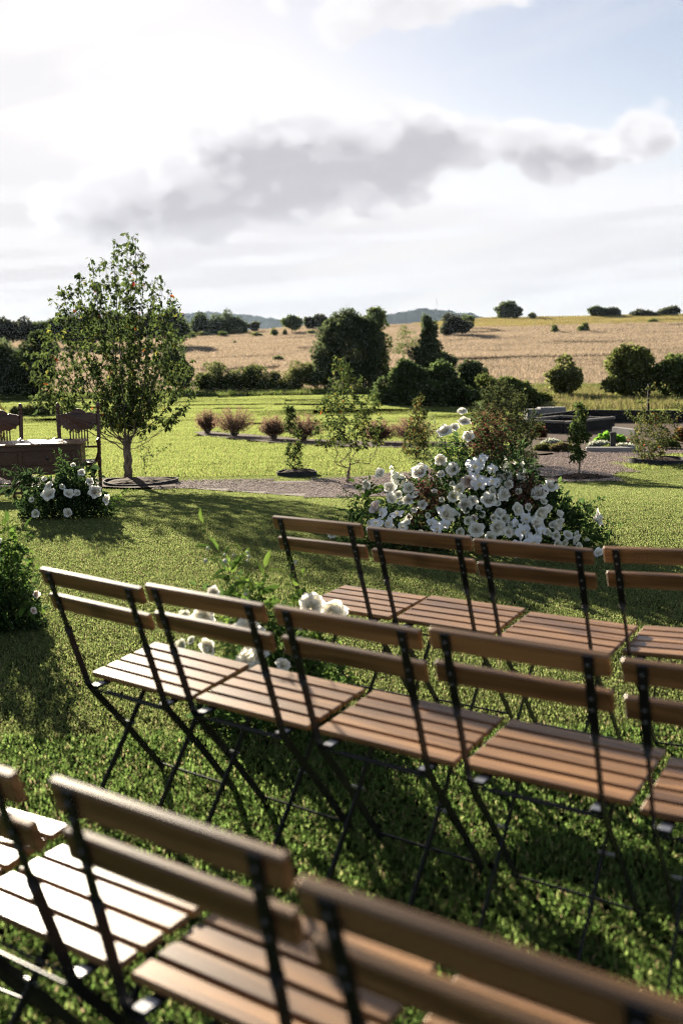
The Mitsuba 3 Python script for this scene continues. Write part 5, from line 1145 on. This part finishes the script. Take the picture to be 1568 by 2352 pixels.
MA = thing('flower_arrangement', 'white rose and green leaf arrangement on the grass between the middle and farthest chair rows', 'flower arrangement')
b0 = np.array([-.25, 3.62, 0.0]); F4 = dict(y=3.50, lean=.12, bow=.05, x=-.27, w=.35, g=0.0, h=.5); g = np.random.default_rng(80)
place_flowers(MA, cM, .5102, [(1062, 690, 84, (.1, -.8, .5)), (1215, 745, 92, (.35, -.8, .5)), (300, 790, 92), (600, 875, 100), (335, 990, 70), (640, 1075, 112), (370, 600, 42), (860, 1110, 50)], F4, ROSES, 'rose', g)
place_flowers(MA, cM, .5102, [(145, 975, 46), (165, 765, 40), (215, 940, 30), (690, 885, 46)], F4, SMALL, 'spray_rose', g)
cm = np.array([-.27, 3.66, 0.0])
for bx_, by_, tx, ty, n, L, W, cols in [(600, 1000, 480, 420, 22, .06, .02, BRIGHT), (620, 1000, 560, 480, 24, .055, .02, FOL), (640, 1000, 640, 560, 24, .055, .02, FOL), (600, 1000, 520, 560, 22, .055, .02, BRIGHT), (640, 1020, 700, 640, 22, .05, .02, FOL), (660, 1020, 760, 760, 22, .05, .02, FOL), (620, 1020, 600, 640, 22, .05, .022, FOLD), (560, 1020, 470, 720, 20, .05, .02, FOL), (700, 1040, 820, 860, 20, .05, .022, FOL), (640, 1040, 680, 720, 22, .05, .022, FOLD), (720, 1060, 760, 860, 20, .05, .022, FOLD), (680, 1060, 700, 800, 20, .05, .022, FOLD)]:
    k_ += 1; spray(MA, mp(cM, bx_, by_, F4, .14), mp(cM, tx, ty, F4, .15 + .05 * math.sin(k_)), n, L, W, cols, 700 + k_, False, start=.1)
fill(MA, cm, (.30, .20, .30), 1500, .05, FOL, 331); fill(MA, cm + [.05, 0, .1], (.09, .09, .36), 420, .045, FOL, 332)
for bx_, by_, tx, ty, n, L, W, cols, big in [(600, 900, 285, 150, 4, .11, .035, BRIGHT, 1), (620, 900, 400, 330, 9, .13, .045, BRIGHT, 1), (640, 900, 740, 460, 9, .13, .045, BRIGHT, 1), (620, 900, 560, 340, 10, .12, .04, BRIGHT, 1), (610, 900, 430, 470, 9, .13, .045, FOL, 1), (640, 950, 700, 560, 12, .07, .028, BRIGHT, 1), (600, 950, 230, 570, 5, .10, .05, FOL, 1), (620, 950, 430, 630, 6, .11, .045, FOL, 1), (700, 950, 760, 680, 12, .06, .025, BRIGHT, 0), (950, 900, 900, 400, 9, .05, .035, BRIGHT, 1), (960, 900, 985, 480, 9, .05, .035, BRIGHT, 1), (960, 900, 1000, 600, 10, .05, .035, BRIGHT, 1), (900, 1000, 1240, 980, 18, .06, .028, BRIGHT, 0), (920, 1000, 1150, 910, 16, .06, .028, BRIGHT, 0), (850, 1100, 1400, 1270, 22, .06, .028, BRIGHT, 0), (860, 1100, 1250, 1150, 18, .06, .03, FOL, 0), (850, 1150, 1180, 1250, 16, .06, .03, FOL, 0), (500, 1000, 200, 900, 14, .055, .025, BRIGHT, 0), (500, 1000, 420, 820, 12, .055, .025, BRIGHT, 0), (520, 1080, 450, 980, 10, .07, .035, FOL, 1), (700, 1050, 620, 780, 14, .05, .022, FOL, 0), (760, 1050, 800, 700, 16, .05, .022, FOL, 0), (780, 1000, 880, 760, 14, .05, .024, FOL, 0)]:
    k_ += 1; spray(MA, mp(cM, bx_, by_, F4, .06), mp(cM, tx, ty, F4, .0), n + 3 * big, L * (.74 if big else .9), W * (.74 if big else .9), cols, 400 + k_, bool(big))
mb = MB(); ico2 = trimesh.creation.icosphere(subdivisions=1)
for x, y, r in ((315, 310, 14), (300, 400, 16), (435, 355, 11), (500, 360, 12), (610, 370, 14), (600, 340, 12), (600, 400, 10), (440, 405, 20), (585, 640, 15), (525, 520, 9), (945, 410, 15), (980, 890, 14)):
    p = mp(cM, x, y, F4, -.02); mb.add(ico2.vertices * r * .5102 / 1.5944 * p[1] / FOCAL + p, ico2.faces, (.40, .42, .30))
part(MA, 'berries', mb.ply('stem', True)); labels[MA + '__berries'] = {'kind': 'stuff'}

# ------------------------------------------------------------------ haze
scene['air'] = {'type': 'homogeneous', 'albedo': rgb(.60, .78, .99), 'sigma_t': HAZE, 'phase': {'type': 'hg', 'g': .1}}
scene['haze'] = {'type': 'cube', 'to_world': T().translate([0, 0, 65]).scale([4400, 4400, 145]), 'bsdf': {'type': 'null'}, 'interior': {'type': 'ref', 'id': 'air'}}
scene['camera']['medium'] = {'type': 'ref', 'id': 'air'}
labels['haze'] = {'kind': 'stuff', 'label': 'thin haze that turns the far hills blue', 'category': 'haze'}
